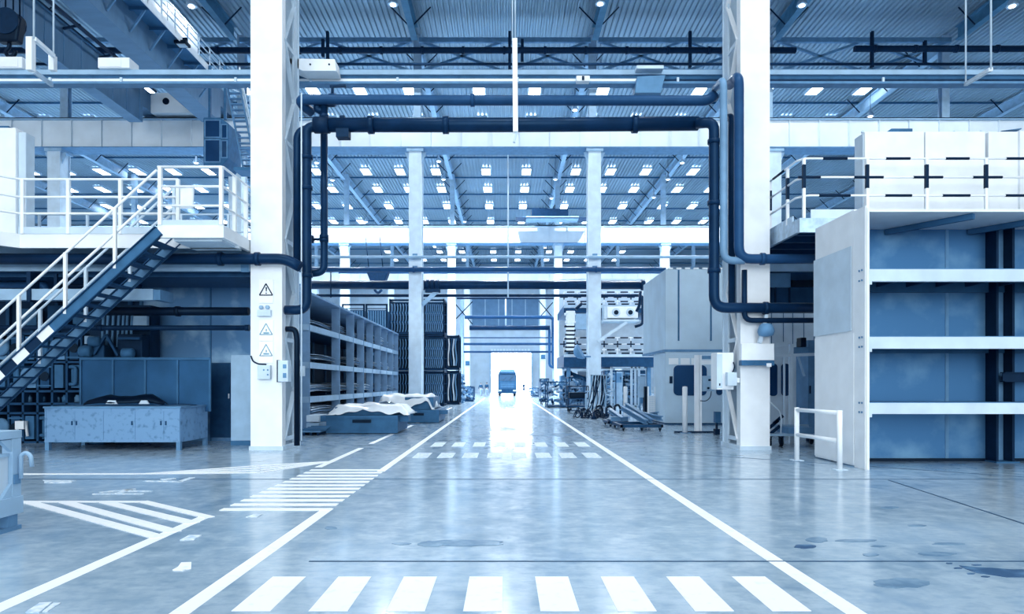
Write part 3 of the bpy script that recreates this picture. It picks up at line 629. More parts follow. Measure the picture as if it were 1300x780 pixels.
for dx in (-.4,-.15,.15,.4): MB().tube((p.x+dx,p.y,p.z+.4), (p.x+dx*.8,p.y,p.z+6), .03, 6).build('rope', BLACK, hk)

# ================================================================ BALCONY, LANDING AND STAIR
DZ = 5.18
t = T('steel_balcony', 'white steel balcony with railings along the left side', 'balcony', (-9, 17, DZ-.33))
Yw = 16.2; XC = PX(24,Yw)
mb = MB(); mb.box(XC,-6.3,Yw,Yw+.1,DZ-.33,DZ); mb.box(XC-.1,XC,14.0,Yw,DZ-.33,DZ) if False else None
mb.bar((XC,Yw+.05,DZ-.165),(XC-1.6,Yw-1.7,DZ-.165),.1,.33); mb.build('edge_beam', WHITE, t)
mb = MB(); mb.box(XC,-6.35,Yw+.1,19.6,DZ-.06,DZ); mb.prism([(XC,Yw,DZ-.06),(XC-1.6,Yw-1.7,DZ-.06),(XC-4,Yw-1.7,DZ-.06),(XC-4,19.6,DZ-.06),(XC,19.6,DZ-.06)], (0,0,.06)); mb.build('deck', OFFW, t)
LX0, LX1, LY = PX(200,15.3), -6.28, 15.3
mb = MB(); mb.box(LX0,LX1,LY,LY+.1,DZ-.28,DZ); mb.box(LX1-.1,LX1,LY+.1,17.0,DZ-.28,DZ); mb.box(LX0,LX1-.1,LY+.1,Yw,DZ-.06,DZ); mb.build('landing', WHITE, t)
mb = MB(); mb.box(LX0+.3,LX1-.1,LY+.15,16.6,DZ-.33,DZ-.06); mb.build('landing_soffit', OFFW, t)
RH = DZ + 1.3
def rail(pts, hs, m=WHITE, r=.028):
    for h in hs: MB().sweep([(x,y,DZ+h) for x, y in pts], r, .08, 10).build('handrail', m, t)
def posts(lst, top, m=WHITE, w=.06):
    for x, y in lst: MB().bar((x,y,DZ), (x,y,DZ+top), w, w, up=(0,1,0)).build('rail_post', m, t)
rail([(XC-1.6,Yw-1.7),(XC+.02,Yw),(PX(226,Yw),Yw)], (1.29,.87,.48))
posts([(PX(px,Yw),Yw) for px in (29,87,153,226)], 1.29, w=.075); posts([(XC-1.2,Yw-1.28)], 1.29)
B(XC,PX(200,Yw),Yw-.02,Yw,DZ,DZ+.16).build('toe_board', OFFW, t)
rail([(LX0,LY),(PX(283,LY),LY),(LX1-.02,17.0)], (1.30,.86,.43)); posts([(LX0+.06,LY),(PX(281,LY),LY),(LX1-.03,16.0),(LX1-.03,16.7)], 1.3, w=.08)
B(LX0+.1,LX1-.12,LY+.02,LY+.05,DZ,DZ+.12).build('toe_board', OFFW, t)
Yb = 19.4
rail([(PX(40,Yb),Yb),(-6.6,Yb)], (1.25,.75,.35), OFFW, .025); posts([(PX(px,Yb),Yb) for px in (50,111,175,230,290,311)], 1.25, OFFW)
# railing on the right end seen through the landing
rail([(-6.45,17.2),(-6.45,19.4)], (1.25,.8,.4), OFFW, .025); posts([(-6.45,17.6),(-6.45,18.4)], 1.25, OFFW)
sh = T('hanging_sheet', 'white sheet draped over the balcony railing behind the stair head', 'sheet', P(236,266,17.6))
ys = 17.6; mb = MB(); mb.grid(8, 8, lambda u, v: P(226+21*u-1.5*v*u, 236+29*v, ys+.03*math.sin(u*7)+.02*math.sin(v*5))); mb.build('cloth', SHEET, sh, solid=.01)
MB().tube(P(224,237,ys), P(276,237,ys), .028, 8).build('hanging_bar', WHITE, sh)
# stair
st = T('steel_stair', 'steel stair with checkered stringer climbing up to the white landing', 'stair', (-12.5, 15.8, 0))
YA, YB2 = 15.32, 16.25
def sline(px): return 469 - px*(469-310)/174.0                       # upper edge of the front stringer in the photograph
A0 = P(198, sline(198), YA); A1 = P(0, sline(0), YA); dirn = (A1-A0).normalized(); L_full = A0.z/(-dirn.z); A1 = A0 + dirn*L_full
nrm = Vector((dirn.z,0,-dirn.x)); nrm = nrm if nrm.z < 0 else -nrm; sw = .25
for yy, nm in ((YA,'front'),(YB2,'rear')):
    a = Vector((A0.x,yy,A0.z)); b = Vector((A1.x,yy,A1.z))
    mb = MB(); mb.bar(a+nrm*sw/2, b+nrm*sw/2, .05, sw, up=(0,0,1))
    s = mb.build('stringer', MID if nm == 'front' else STEEL, st)
    mb = MB(); mb.bar(a+nrm*.01+Vector((0,-.03,0)), b+nrm*.01+Vector((0,-.03,0)), .09, .02); mb.bar(a+nrm*(sw-.01)+Vector((0,-.03,0)), b+nrm*(sw-.01)+Vector((0,-.03,0)), .09, .02); mb.build('stringer_flange', DEEP, st)
    if nm == 'front':
        for k in range(14):
            d0 = (Vector((PX(62,YA),YA,PZ(sline(62),YA))) - A0).length + k*.37
            if d0 + .37 > L_full: break
            p = a + dirn*d0; q = a + dirn*(d0+.37)
            MB().bar(p+nrm*sw/2+Vector((0,-.028,0)), q+nrm*sw/2+Vector((0,-.028,0)), .006, sw-.04).build('hazard_square', WHITE if k % 2 == 0 else NAVY, st)
nst = 22
for k in range(nst):
    z = A0.z - (k+.6)*A0.z/nst; tt = (A0.z - z)/(-dirn.z); xx = A0.x + dirn.x*tt
    B(xx-.12,xx+.18,YA+.03,YB2-.03,z-.20,z-.165).build('tread', DEEP, st)
def srail(yy, h0, h1, mids, m, xs):
    up = Vector((0,0,1))
    for h in (h1,)+mids:
        a = Vector((A0.x+.02,yy,A0.z+h)); b = Vector((A1.x,yy,A1.z+h))
        MB().tube(a, b, .03, 10).build('handrail', m, st)
    for px in xs:
        x = PX(px,yy); z = A0.z + (x-A0.x)/dirn.x*dirn.z
        MB().bar((x,yy,z-.1),(x,yy,z+h1),.065,.065,up=(0,1,0)).build('rail_post', m, st)
srail(YA, 0, 1.27, (), WHITE, (146,83,24,-40))
srail(YA+.06, 0, .75, (), WHITE, ())
srail(YB2, 0, 1.2, (.75,.62), OFFW, (221,165,109,51,-5))

# ================================================================ BELOW THE BALCONY
t = T('support_beam', 'pale horizontal steel beam just under the balcony', 'beam', (-10,17.6,PZ(322,17.6))); MB().ibeam((-15,17.6,PZ(317.5,17.6)),(-6.3,17.6,PZ(317.5,17.6)),.2,.2,.03).build('beam', PALE, t); mb = MB(); mb.box(-14.2,-14.0,17.5,17.7,0,PZ(322,17.6)); mb.build('beam_post', STEEL, t)
t = T('support_beam', 'blue grey horizontal beam below the long dark pipe on the left', 'beam', (-10,17.0,PZ(345,17))); MB().bar((-15,17.0,PZ(340.5,17)),(-6.3,17.0,PZ(340.5,17)),.12,.17).build('beam', PALE, t); mb = MB(); mb.box(-14.6,-14.45,16.95,17.05,0,PZ(345,17)); mb.box(PX(307,17),PX(317,17),16.93,17.0,PZ(346,17),PZ(332,17)); mb.build('beam_post', STEEL, t)
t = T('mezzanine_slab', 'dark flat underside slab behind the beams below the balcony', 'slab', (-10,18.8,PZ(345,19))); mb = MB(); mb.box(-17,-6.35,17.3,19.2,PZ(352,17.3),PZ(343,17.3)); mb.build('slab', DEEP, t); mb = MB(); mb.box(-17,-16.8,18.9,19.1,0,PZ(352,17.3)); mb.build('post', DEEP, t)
pipe('low_pipe', 'dark pipe with light top between beams at the far left', [P(-40,362,18),P(58,362,18),P(58,372,18)], .1, PIPEM)
pipe('low_pipe', 'dark short pipe ending left of the stained metal wall', [P(72,362,18.6),P(178,362,18.6)], .1, PIPE)
t = T('cable_duct', 'pale horizontal box duct behind the stair with a closed end', 'duct', P(100,381,16.7)); B(PX(-60,16.7),PX(194,16.7),16.7,16.95,PZ(381,16.7),PZ(367,16.7)).build('duct_body', PALE, t); B(PX(193.5,16.7),PX(208,16.9),16.72,17.4,PZ(381,16.7),PZ(367.5,16.7)).build('end_cap', STEEL, t, .01); mb = MB(); mb.box(PX(35,16.7),PX(40,16.7),16.66,16.99,PZ(383,16.7),PZ(345,16.7)); mb.box(PX(58,16.7),PX(62,16.7),17.0,17.05,PZ(383,16.7),PZ(345,16.7)); mb.build('hanger_strap', NAVY, t)
pipe('low_pipe', 'thick black pipe in front of the stained metal wall', [P(118,395.5,17.3),P(316,395.5,17.3)], .105, BLACK, flanges=[(P(226,395.5,17.3),(1,0,0))])
pipe('low_pipe', 'thinner black pipe below the thick one on the stained wall', [P(-40,416.5,17.5),P(104,416.5,17.5),P(316,416.5,17.5)], .065, NAVY, flanges=[(P(314,416.5,17.5),(1,0,0)),(P(128,416.5,17.5),(1,0,0))])
# stained metal wall of the machine
Ym = 19.6
t = T('metal_partition', 'large stained sheet metal partition beside the left column', 'partition', (PX(247,Ym),Ym,0))
B(PX(179,Ym),PX(322,Ym),Ym,Ym+.12,0,PZ(352,Ym)).build('sheet', MACHP, t)
mb = MB(); mb.box(PX(179,Ym)-.02,PX(182,Ym),Ym-.05,Ym,0,PZ(352,Ym)); mb.box(PX(267,Ym),PX(268.5,Ym),Ym-.03,Ym,0,PZ(352,Ym)); mb.build('seam', MID, t)
dd = B(PX(268,Ym),PX(293,Ym),Ym-.05,Ym,.1,PZ(461,Ym)).build('door', DEEP, t); B(PX(291,Ym),PX(292.3,Ym),Ym-.08,Ym-.05,PZ(506,Ym),PZ(500,Ym)).build('handle', WHITE, dd)
t = T('pale_screen', 'pale smooth panel on the floor between dark door and left column', 'panel', P(305,566,18.2)); B(PX(293,18.2),PX(319,18.2),18.2,18.35,.12,PZ(451,18.2)).build('sheet', PALE, t, .01); B(PX(293,18.2),PX(319,18.2),18.18,18.37,0,.12).build('plinth', MID, t)
# dark machine shelf with compartments behind the stair
Ys = 18.9; t = T('machine_rack', 'dark rack full of cast machine parts behind the stair', 'rack', (PX(48,Ys),Ys,0))
xa, xb = PX(-45,Ys), PX(103,Ys); z1 = PZ(424,Ys)
mb = MB(); n = 8
for k in range(n+1): x = xa+(xb-xa)*k/n; mb.box(x-.03,x+.03,Ys,Ys+.9,0,z1)
for py in (424,460,497,513,525,562): z = PZ(py,Ys); mb.box(xa,xb,Ys,Ys+.9,z-.03,z+.03)
mb.box(xa,xb,Ys+.85,Ys+.9,0,z1); mb.build('frame', DEEP, t)
cw = (xb-xa)/n
for r, (pa, pb) in enumerate(((426,459),(462,495),(527,560))):
    for k in range(n):
        x0 = xa+k*cw+.08; x1 = x0+cw-.16; za, zb = PZ(pb,Ys)+.05, PZ(pa,Ys)-.03; cx = (x0+x1)/2
        kind = (k*3+r*2) % 4
        mb = MB()
        if kind == 0: mb.box(x0,x1,Ys-.02,Ys+.1,za,zb); m = MID
        elif kind == 1:
            mb.box(x0,x1,Ys,Ys+.1,za,zb); m = DEEP
        elif kind == 2:
            mb.lathe((cx,Ys+.05,(za+zb)/2+.02), [(.24,0),(.24,.1),(.18,.12)], 20, (0,-1,0)); mb.box(x0,x1,Ys+.05,Ys+.5,za,(za+zb)/2); m = STEEL
        else: mb.sweep([(x0,Ys,zb-.06),(x1-.06,Ys,zb-.06),(x1-.06,Ys,za+.1),(x0,Ys,za+.1)], .05, .2, 8); mb.box(x0,x1,Ys+.08,Ys+.3,za,zb); m = MID
        o = mb.build('cast_cover', m, t)
        if kind == 1:
            MB().lathe((cx,Ys-.01,(za+zb)/2), [(.13,0),(.13,.02)], 16, (0,-1,0)).build('oval_hole', BLACK, o)
            mb = MB(); mb.box(cx-.2,cx+.2,Ys-.015,Ys,zb-.08,zb-.04); mb.box(cx-.2,cx+.2,Ys-.015,Ys,za+.04,za+.08); mb.build('rib', MID, o)
for k, px in enumerate((8,28,46,64,76,92)):
    p = P(px,512,Ys-.0); MB().lathe((p.x,Ys+.25,PZ(512.5,Ys)+.03), [(.09,0),(.09,.14),(.06,.16),(.06,.2)], 12).build('machine_part', STEEL if k % 2 else MID, t)
p = P(31,540,Ys); mb = MB(); mb.box(p.x-.12,p.x+.12,Ys-.2,Ys-.03,p.z-.1,p.z+.12); mb.tube((p.x-.1,Ys-.1,p.z+.1),(p.x-.14,Ys-.1,p.z-.25),.035,8); mb.tube((p.x+.1,Ys-.1,p.z+.1),(p.x+.16,Ys-.1,p.z-.3),.035,8); mb.build('bright_bracket', WHITE, t)
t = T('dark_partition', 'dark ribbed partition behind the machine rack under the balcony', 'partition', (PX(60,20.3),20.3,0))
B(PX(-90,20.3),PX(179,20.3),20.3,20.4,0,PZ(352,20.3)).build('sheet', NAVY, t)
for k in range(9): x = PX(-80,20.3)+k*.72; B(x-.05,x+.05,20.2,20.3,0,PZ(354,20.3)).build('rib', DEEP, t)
for px, pa, pb in ((20,392,414),(60,388,412),(92,396,412)): B(PX(px,19.9),PX(px+26,19.9),19.9,20.2,PZ(pb,19.9),PZ(pa,19.9)).build('control_box', MID if px != 60 else DEEP, t, .02)
# dark machinery above the bench back
Yq = 18.4; t = T('press_machine', 'dark press machinery with rods and drums behind the bench back', 'machine', (PX(140,Yq),Yq,0))
mb = MB(); mb.box(PX(100,Yq),PX(179,Yq),Yq+.5,Yq+1.0,0,PZ(385,Yq)); mb.build('body', NAVY, t)
B(PX(104,Yq),PX(132,Yq),Yq,Yq+.5,0,PZ(438,Yq)).build('gear_case', DEEP, t, .03); B(PX(146,Yq),PX(178,Yq),Yq+.1,Yq+.5,0,PZ(424,Yq)).build('motor_case', NAVY, t, .03)
mb = MB()
for px in (121,127,134,141,147,152,158): mb.tube((PX(px,Yq),Yq+.3,PZ(440,Yq)),(PX(px+2,Yq),Yq+.3,PZ(399,Yq)),.035,8)
mb.build('rod', STEEL, t)
for px, py, r in ((115,434,.14),(157,449,.14),(104,447,.16)): MB().lathe((PX(px,Yq),Yq-.08,PZ(py,Yq)), [(r*.4,0),(r,.03),(r,.28),(r*.5,.32)], 16, (1,0,0)).build('drum', MID, t)
B(PX(161,Yq),PX(179,Yq),Yq+.3,Yq+.42,PZ(418,Yq),PZ(400,Yq)).build('bright_plate', PALE, t); B(PX(108,Yq),PX(120,Yq),Yq-.03,Yq+.05,PZ(437,Yq),PZ(427,Yq)).build('bright_plate', PALE, t)
mb = MB()
for a, b, c, d in ((120,450,135,425),(135,425,150,452),(150,430,178,430)): mb.bar(P(a,b,Yq-.05),P(c,d,Yq-.05),.06,.08,up=(0,1,0))
mb.build('lever', DEEP, t)
# ================================================================ WORKBENCH
t = T('workbench', 'worn blue steel workbench with six cupboard doors and a tall back panel', 'workbench', (-9.6,17.6,0))
x0, x1, ya, yb, zt = -11.28, -7.96, 16.8, 18.35, 1.08
mb = MB(); mb.box(x0,x1,ya+.02,yb,.2,zt-.05); mb.build('body', BENCH, t); B(x0-.03,x1+.03,ya-.03,yb+.03,zt-.05,zt).build('worktop', STEEL, t, .006)
fr = MB()
xs = [x0+.02,x0+.72,x0+1.42,x0+2.2,x0+2.98-.08,x1-.03]
for k in range(5):
    dd = B(xs[k]+.02,xs[k+1]-.02,ya,ya+.02,.26,zt-.12).build('door', BENCH, t); xh = (xs[1]-.05,xs[1]+.06,xs[3]-.06,xs[4]-.05,xs[4]+.07)[k]; B(xh-.015,xh+.015,ya-.02,ya,.62,.72).build('handle', DEEP, dd)
mb = MB()
for xx in xs: mb.box(xx-.018,xx+.018,ya-.01,ya+.02,.2,zt-.05)
mb.box(x0,x1,ya-.012,ya+.02,.2,.26); mb.box(x0,x1,ya-.012,ya+.02,zt-.12,zt-.05); mb.build('front_frame', BENCH, t)
for xx, yy in ((x0+.05,ya+.05),(x1-.05,ya+.05),(x0+.05,yb-.05),(x1-.05,yb-.05)): B(xx-.05,xx+.05,yy-.05,yy+.05,0,.22).build('leg', STEEL, t)
bx0, bx1, bz = PX(103,18.2), PX(267,18.2), PZ(455,18.2)
B(bx0,bx1,18.2,18.26,.9,bz).build('back_panel', BENCHB, t)
mb = MB()
for k in range(5): x = bx0+(bx1-bx0)*k/4; mb.box(x-.025,x+.025,18.16,18.2,.9,bz)
mb.box(bx0,bx1,18.15,18.2,bz-.05,bz+.02); mb.build('back_frame', MID, t)
# car part on the bench
bp = T('car_bumper', 'black car front bumper lying on top of the blue workbench', 'bumper', P(160,514,17.6))
yb_ = 17.5; prof = [(114,513.5),(118,509),(128,505),(140,501.5),(152,503.5),(170,503.5),(184,501),(194,501),(204,507),(213,513.5)]
mb = MB(); top = [P(a,b,yb_) for a, b in prof]
for v in top: v.z = max(v.z, zt+.012)
front = [Vector((v.x, yb_-.42+.25*abs((v.x-top[4].x))/1.0*0.8, zt+.01+(v.z-zt)*.25)) for v in top]
mb.grid(len(prof)-1, 4, lambda u, v: top[round(u*(len(prof)-1))].lerp(front[round(u*(len(prof)-1))], v) + Vector((0,-.05*math.sin(v*3.14),.05*math.sin(v*3.14)))); mb.build('shell', BLACK, bp, solid=.02)
for a, b in ((134,149),(176,189)):
    p = P((a+b)/2,509,yb_-.40); mb = MB(); mb.prism([(PX(a,yb_-.4),p.y,zt+.05),(PX(b,yb_-.4),p.y,zt+.05),(PX(b-3,yb_-.4),p.y,zt+.14),(PX(a+3,yb_-.4),p.y,zt+.14)], (0,.04,0)); mb.build('light_opening', OFFW, bp)
bp2 = T('flat_strip', 'flat dark strip lying beside the black bumper on the workbench', 'strip', P(232,513,17.4)); mb = MB(); mb.grid(8, 2, lambda u, v: Vector((PX(205,17.4)+u*.9, 17.3+.12*v, zt+.012+.03*math.sin(u*3.1)))); mb.build('strip', NAVY, bp2, solid=.015)
# ================================================================ STILLAGE AT THE LEFT EDGE
t = T('steel_stillage', 'pale steel stillage with a hook at the left picture edge', 'stillage', (-6.0,6.9,0))
yf = 7.75; xr = PX(28,yf); y0 = yf-1.9; xa = xr-1.3
def zz(py): return PZ(py,yf)
B(xr-.09,xr,y0,yf,zz(556),zz(546)).build('top_rail', PALE, t, .006); B(xa,xr-.092,yf-.09,yf-.002,zz(556),zz(546)).build('top_rail', PALE, t, .006); B(xa,xr-.092,y0+.002,y0+.09,zz(556),zz(546)).build('top_rail', PALE, t, .006)
for xx in (xa+.002,xr-.122):
    for yy in (yf-.147,y0+.005): B(xx,xx+.12,yy,yy+.142,zz(651)+.001,zz(556)-.001).build('corner_post', PALE, t, .006)
def gus(y1,z1,y2,z2,y3,z3): MB().prism([(xr-.06,y1,z1),(xr-.06,y2,z2),(xr-.06,y3,z3)], (.05,0,0)).build('gusset', PALE, t)
gus(yf-.148,zz(557),yf-.148,zz(572),yf-.32,zz(557)); gus(yf-.148,zz(629),yf-.148,zz(612),yf-.30,zz(629))
B(xr-.11,xr+.012,y0-.01,yf+.01,zz(651),zz(629)).build('bottom_rail', PALE, t, .006); B(xa,xr-.112,yf-.1,yf-.004,zz(651),zz(629)).build('bottom_rail', PALE, t, .006)
for xx in (xa+.01,xr-.125):
    for yy in (yf-.20,y0+.02): B(xx,xx+.11,yy,yy+.15,.046,zz(651)-.001).build('foot', STEEL, t)
for xx in (xa,xr-.14): B(xx,xx+.135,y0,yf,0,.045).build('skid', STEEL, t)
B(xr-.07,xr-.05,y0+.15,yf-.15,zz(629)+.001,zz(578)).build('side_sheet', OFFW, t); B(xr-.085,xr-.035,y0+.15,yf-.15,zz(578)+.001,zz(574)).build('sheet_edge', PALE, t); B(xa+.01,xr-.125,y0+.15,yf-.15,.45,.48).build('floor_sheet', STEEL, t)
B(xr+.001,xr+.015,yf-.14,yf-.04,zz(613),zz(601)).build('latch_plate', STEEL, t)
MB().sweep([(xr+.03,yf-.06,zz(607)),(xr+.03,yf-.06,zz(577)),(xr+.09,yf-.06,zz(574)),(xr+.14,yf-.06,zz(578)),(xr+.155,yf-.06,zz(592))], .022, .05, 10).build('hook', PALE, t)
# white machine box at the far left on the balcony
t = T('balcony_cabinet', 'tall white cabinet on the balcony at the left picture edge', 'cabinet', (PX(10,17.2),18.0,DZ))
B(PX(-60,17.2),PX(20,17.2),17.2,17.5,DZ,PZ(162,17.2)).build('body', WHITE, t, .02); B(PX(20,17.2),PX(30,17.2),17.28,17.62,DZ,PZ(170,17.4)).build('side_bay', OFFW, t, .02); mb = MB(); mb.box(PX(-10,17.2),PX(10,17.2),17.22,17.45,PZ(162,17.2),PZ(159,17.2)); mb.build('roof_vent', MID, t, .02)
# ================================================================ BIG STEEL SHELVING on the right
t = T('heavy_shelving', 'huge pale steel shelving unit with three empty shelves on the right', 'shelving', (9.5, 14, 0))
sx, s0, s1, s2 = 6.86, 13.0, 14.5, 15.1; xE = 12.6
def sz(py): return PZ(py, s0)
B(sx-.02,sx+.03,s0+.42,s2,.03,5.05).build('side_panel', WHITE, t)
mb = MB(); mb.box(sx-.03,sx+.02,s0+.02,s2,4.28,5.05) if False else None
mb.box(sx-.035,sx-.018,s0+.42,s2,0.06,2.63); mb.build('lower_side_panel', WHITE, t)
B(sx-.045,sx-.03,s0+.5,s2+.03,2.68,4.35).build('upper_side_panel', OFFW, t)
mb = MB(); mb.box(sx-.02,sx+.02,s0,s0+.42,0,5.02); mb.box(sx-.02,sx+.2,s0,s0+.02,0,5.0) if False else None
mb.box(sx-.03,sx+.0,s0,s0+.02,0,5.0); mb.build('front_post', WHITE, t, .006)
B(sx+.02,sx+.05,s0-.01,s0+.4,0,4.97).build('post_edge', WHITE, t)
mb = MB()
for py in (342,355,428,440,512,524):
    for d in (.1,.2): mb.lathe((sx-.03,s0+d,sz(py)), [(.02,0),(.02,.015)], 8, (-1,0,0))
mb.build('post_bolt', STEEL, t)
B(sx+.02,xE,s0,s2,4.90,4.95).build('top_sheet', WHITE, t)
for k in range(4): x = sx+1.2+k*1.75; MB().bar((x-.0,s1,4.84),(x+.9,s0+.1,4.84),.09,.11).build('top_brace', MID, t)
for nm, pa, pb in (('a',342,357.5),('b',428,443),('c',512,526)):
    za, zb = sz(pb), sz(pa)
    mb = MB(); mb.box(sx+.04,xE,s0,s0+.03,za,zb); mb.box(sx+.04,xE,s0+.03,s0+.1,zb-.03,zb); mb.box(sx+.04,xE,s0+.03,s0+.09,za,za+.02); mb.box(sx+.04,sx+.1,s0-.012,s0,za-.06,zb); mb.build('shelf_beam', OFFW, t, .004)
    B(sx+.04,xE,s0+.1,s1,zb-.03,zb-.005).build('shelf_deck', MID, t)
    B(sx+.04,xE,s0+.015,s0+.1,zb,zb+.015).build('shelf_lip', STEEL, t)
    for k in range(8): x = sx+.35+k*.62; MB().bar((x,s1,zb-.09),(x,s0+.1,zb-.09),.05,.1).build('shelf_joist', DEEP, t)
    B(sx+.04,xE,s1-.1,s1-.02,za-.02,zb-.03).build('rear_beam', MID, t)
px_ = PX(1202,s1); p1 = PX(1254,s1); p2 = PX(1271,s1)
B(sx+.03,px_-.01,s1,s1+.03,.05,4.9).build('back_sheet', BACKP, t); B(px_+.01,p1,s1+.005,s1+.035,.05,4.9).build('back_sheet', BACKP, t); B(p2,xE,s1,s1+.03,.05,4.9).build('back_sheet', BACKP, t)
B(px_-.035,px_+.035,s1-.01,s1,.05,4.9).build('sheet_seam', STEEL, t)
mb = MB(); mb.box(p1-.05,p1,s1-.32,s1,0,4.9); mb.box(p2,p2+.05,s1-.32,s1,0,4.9); mb.build('post_flange', NAVY, t)
B(p1,p2,s1-.06,s1-.03,0,4.9).build('middle_post', STEEL, t); B(p1-.1,p2+.1,s1-.4,s1,0,.03).build('post_base', MID, t)
mb = MB(); mb.ibeam((p1+.02,s1-.4,PZ(479,s1-.4)),(xE,s1-.4,PZ(479,s1-.4)),.14,.2,.02); mb.build('stop_beam', NAVY, t)
B(sx+.03,xE,s1-.05,s1,0,.06).build('bottom_channel', BLACK, t)
gr = T('guard_rail', 'white two bar guard rail on the floor beside the shelving side', 'guard rail', (6.28,13.8,0))
a, b = Vector((6.22,14.6,0)), Vector((6.36,13.02,0))
for q in (a,b):
    MB().tube(q, q+Vector((0,0,1.13)), .05, 14).build('post', WHITE, gr); B(q.x-.11,q.x+.11,q.y-.11,q.y+.11,0,.012).build('foot_plate', OFFW, gr)
for z in (1.08,.55): MB().tube(a+Vector((0,0,z)), b+Vector((0,0,z)), .042, 14).build('rail', WHITE, gr)

# ================================================================ RAISED PLATFORM AND CABINETS behind the shelving
PH = 5.35; yp = 15.35; xp = 6.6
t = T('raised_platform', 'raised steel platform with black and white striped railing above the shelving', 'platform', (10, 17, PH-.4))
mb = MB(); mb.box(xp,14.5,yp,yp+.08,PH-.32,PH); mb.box(xp,xp+.08,yp+.08,19.5,PH-.30,PH); mb.build('edge_beam', GALV, t)
B(xp+.08,14.5,yp+.08,19.5,PH-.08,PH-.01).build('deck', MID, t)
mb = MB()
for k in range(5): mb.box(xp+.1,14.4,yp+.4+k*.8,yp+.5+k*.8,PH-.3,PH-.08)
mb.build('deck_joist', DEEP, t)
for xx in (xp+.3, 13.5): B(xx-.1,xx+.1,18.9,19.1,0,PH-.3).build('platform_post', STEEL, t)
B(xp+.0,xp+.04,yp+.4,19.0,PH,PH+.14).build('toe_board', GALV, t); B(PX(1030,yp),14.5,yp+.02,yp+.05,PH,PH+.20).build('toe_board', OFFW, t)
hs = (1.34,.92,.51)
for h in hs:
    MB().sweep([(xp+.02,19.3,PH+h),(xp+.02,yp+.25,PH+h),(xp+.2,yp+.02,PH+h),(14.4,yp+.02,PH+h)] if h < 1.3 else [(xp+.02,19.3,PH+h),(xp+.02,yp+.2,PH+h),(xp+.14,yp+.02,PH+h),(14.4,yp+.02,PH+h)], .024, .06, 10).build('handrail', WHITE, t)
pxs = [PX(px,yp) for px in (1021,1101.5,1177,1252.5,1328)]
for x in pxs: MB().bar((x,yp+.02,PH),(x,yp+.02,PH+1.34),.06,.06,up=(0,1,0)).build('rail_post', WHITE, t)
for yy in (16.05,17.1): MB().bar((xp+.02,yy,PH),(xp+.02,yy,PH+1.34),.06,.06,up=(0,1,0)).build('rail_post', WHITE, t)
def band(p, q, r=.03): MB().tube(p, q, r, 10).build('black_band', INK, t)
for x in pxs:
    MB().bar((x,yp+.02,PH+.67),(x,yp+.02,PH+1.2),.066,.066,up=(0,1,0)).build('black_band', INK, t)
    if x > pxs[0]+.1: band((x-.3,yp+.02,PH+hs[1]),(x+.36,yp+.02,PH+hs[1]))
for yy in (16.05,17.1): MB().bar((xp+.02,yy,PH+.6),(xp+.02,yy,PH+1.1),.066,.066,up=(0,1,0)).build('black_band', INK, t)
for a_, b_, h in ((1045,1076,0),(1125,1156,0),(1201,1231,0),(1278,1310,0),(1040,1080,2),(1124,1158,2),(1197,1232,2),(1277,1312,2),(1014,1042,1)): band((PX(a_,yp),yp+.02,PH+hs[h]),(PX(b_,yp),yp+.02,PH+hs[h]))
band((xp+.02,16.2,PH+hs[0]),(xp+.02,16.9,PH+hs[0]))
yc = 15.95
def cz(py): return PZ(py,yc)
t = T('white_cabinet', 'large white double cabinet on the platform above the shelving', 'cabinet', (PX(1170,yc),17,PH))
B(PX(1098,yc),PX(1173.5,yc),yc,yc+.45,PH,cz(167)).build('bay', WHITE, t, .015); B(PX(1175,yc),PX(1251,yc),yc,yc+.45,PH,cz(167)).build('bay', WHITE, t, .015); B(PX(1098,yc)-.02,PX(1098,yc)-.001,yc+.05,yc+.43,PH,cz(168.5)).build('end_panel', OFFW, t)
mb = MB()
for px in (1098,1215,1249): mb.lathe((PX(px,yc),yc+.1,cz(167)), [(.035,0),(.035,.03),(.02,.06)], 8)
mb.build('lifting_eye', OFFW, t)
mb = MB(); mb.prism([(PX(1127,yc),yc+.1,cz(167)),(PX(1162,yc),yc+.1,cz(167)),(PX(1162,yc),yc+.1,cz(161)),(PX(1135,yc),yc+.1,cz(161))], (0,.3,0)); mb.build('roof_unit', MID, t, .01)
t = T('white_cabinet', 'white cabinet with a raised roof hatch at the upper right edge', 'cabinet', (PX(1300,yc),17,PH))
B(PX(1257,yc),PX(1295,yc),yc+.05,yc+.45,PH,cz(166)).build('bay', WHITE, t, .015); B(PX(1295,yc),PX(1345,yc),yc,yc+.45,PH,cz(166)).build('bay', WHITE, t, .015)
mb = MB(); mb.prism([P(1272,166,yc+.1),P(1297,164,yc+.1),P(1297,162.6,yc+.1)], (0,1.0,0)); mb.build('hatch', STEEL, t)
# behind: things seen between column and shelving under the platform
t = T('duct_machine', 'dark machine block under the raised platform beside the right column', 'machine', (PX(1010,19.8),19.8,0)); y = 19.8
B(PX(960,y),PX(1004,y),y,y+.8,PZ(365,y),PZ(347,y)).build('control_box', STEEL, t, .01); B(PX(960,y),PX(1060,y),y+.1,y+.9,PZ(385,y),PZ(344,y)).build('body', DEEP, t)
B(PX(960,y),PX(1060,y),y-.05,y+.1,PZ(345,y),PZ(334,y)).build('top_beam', PALE, t); B(PX(1005,y),PX(1060,y),y-.02,y+.1,PZ(364,y),PZ(356,y)).build('slot', BLACK, t)
for px in (978,985,1003): B(PX(px,y),PX(px+1,y),y+.02,y+.1,PZ(385,y),PZ(365,y)).build('divider', NAVY, t)
for px in (1050,962): B(PX(px,y),PX(px+5.5,y),y+.3,y+.5,0,PZ(385,y)).build('leg', DEEP, t)
y = 21.5
t = T('pale_booth', 'pale metal booth with three dark rounded windows behind the right column', 'booth', (PX(1000,y),y+1,0))
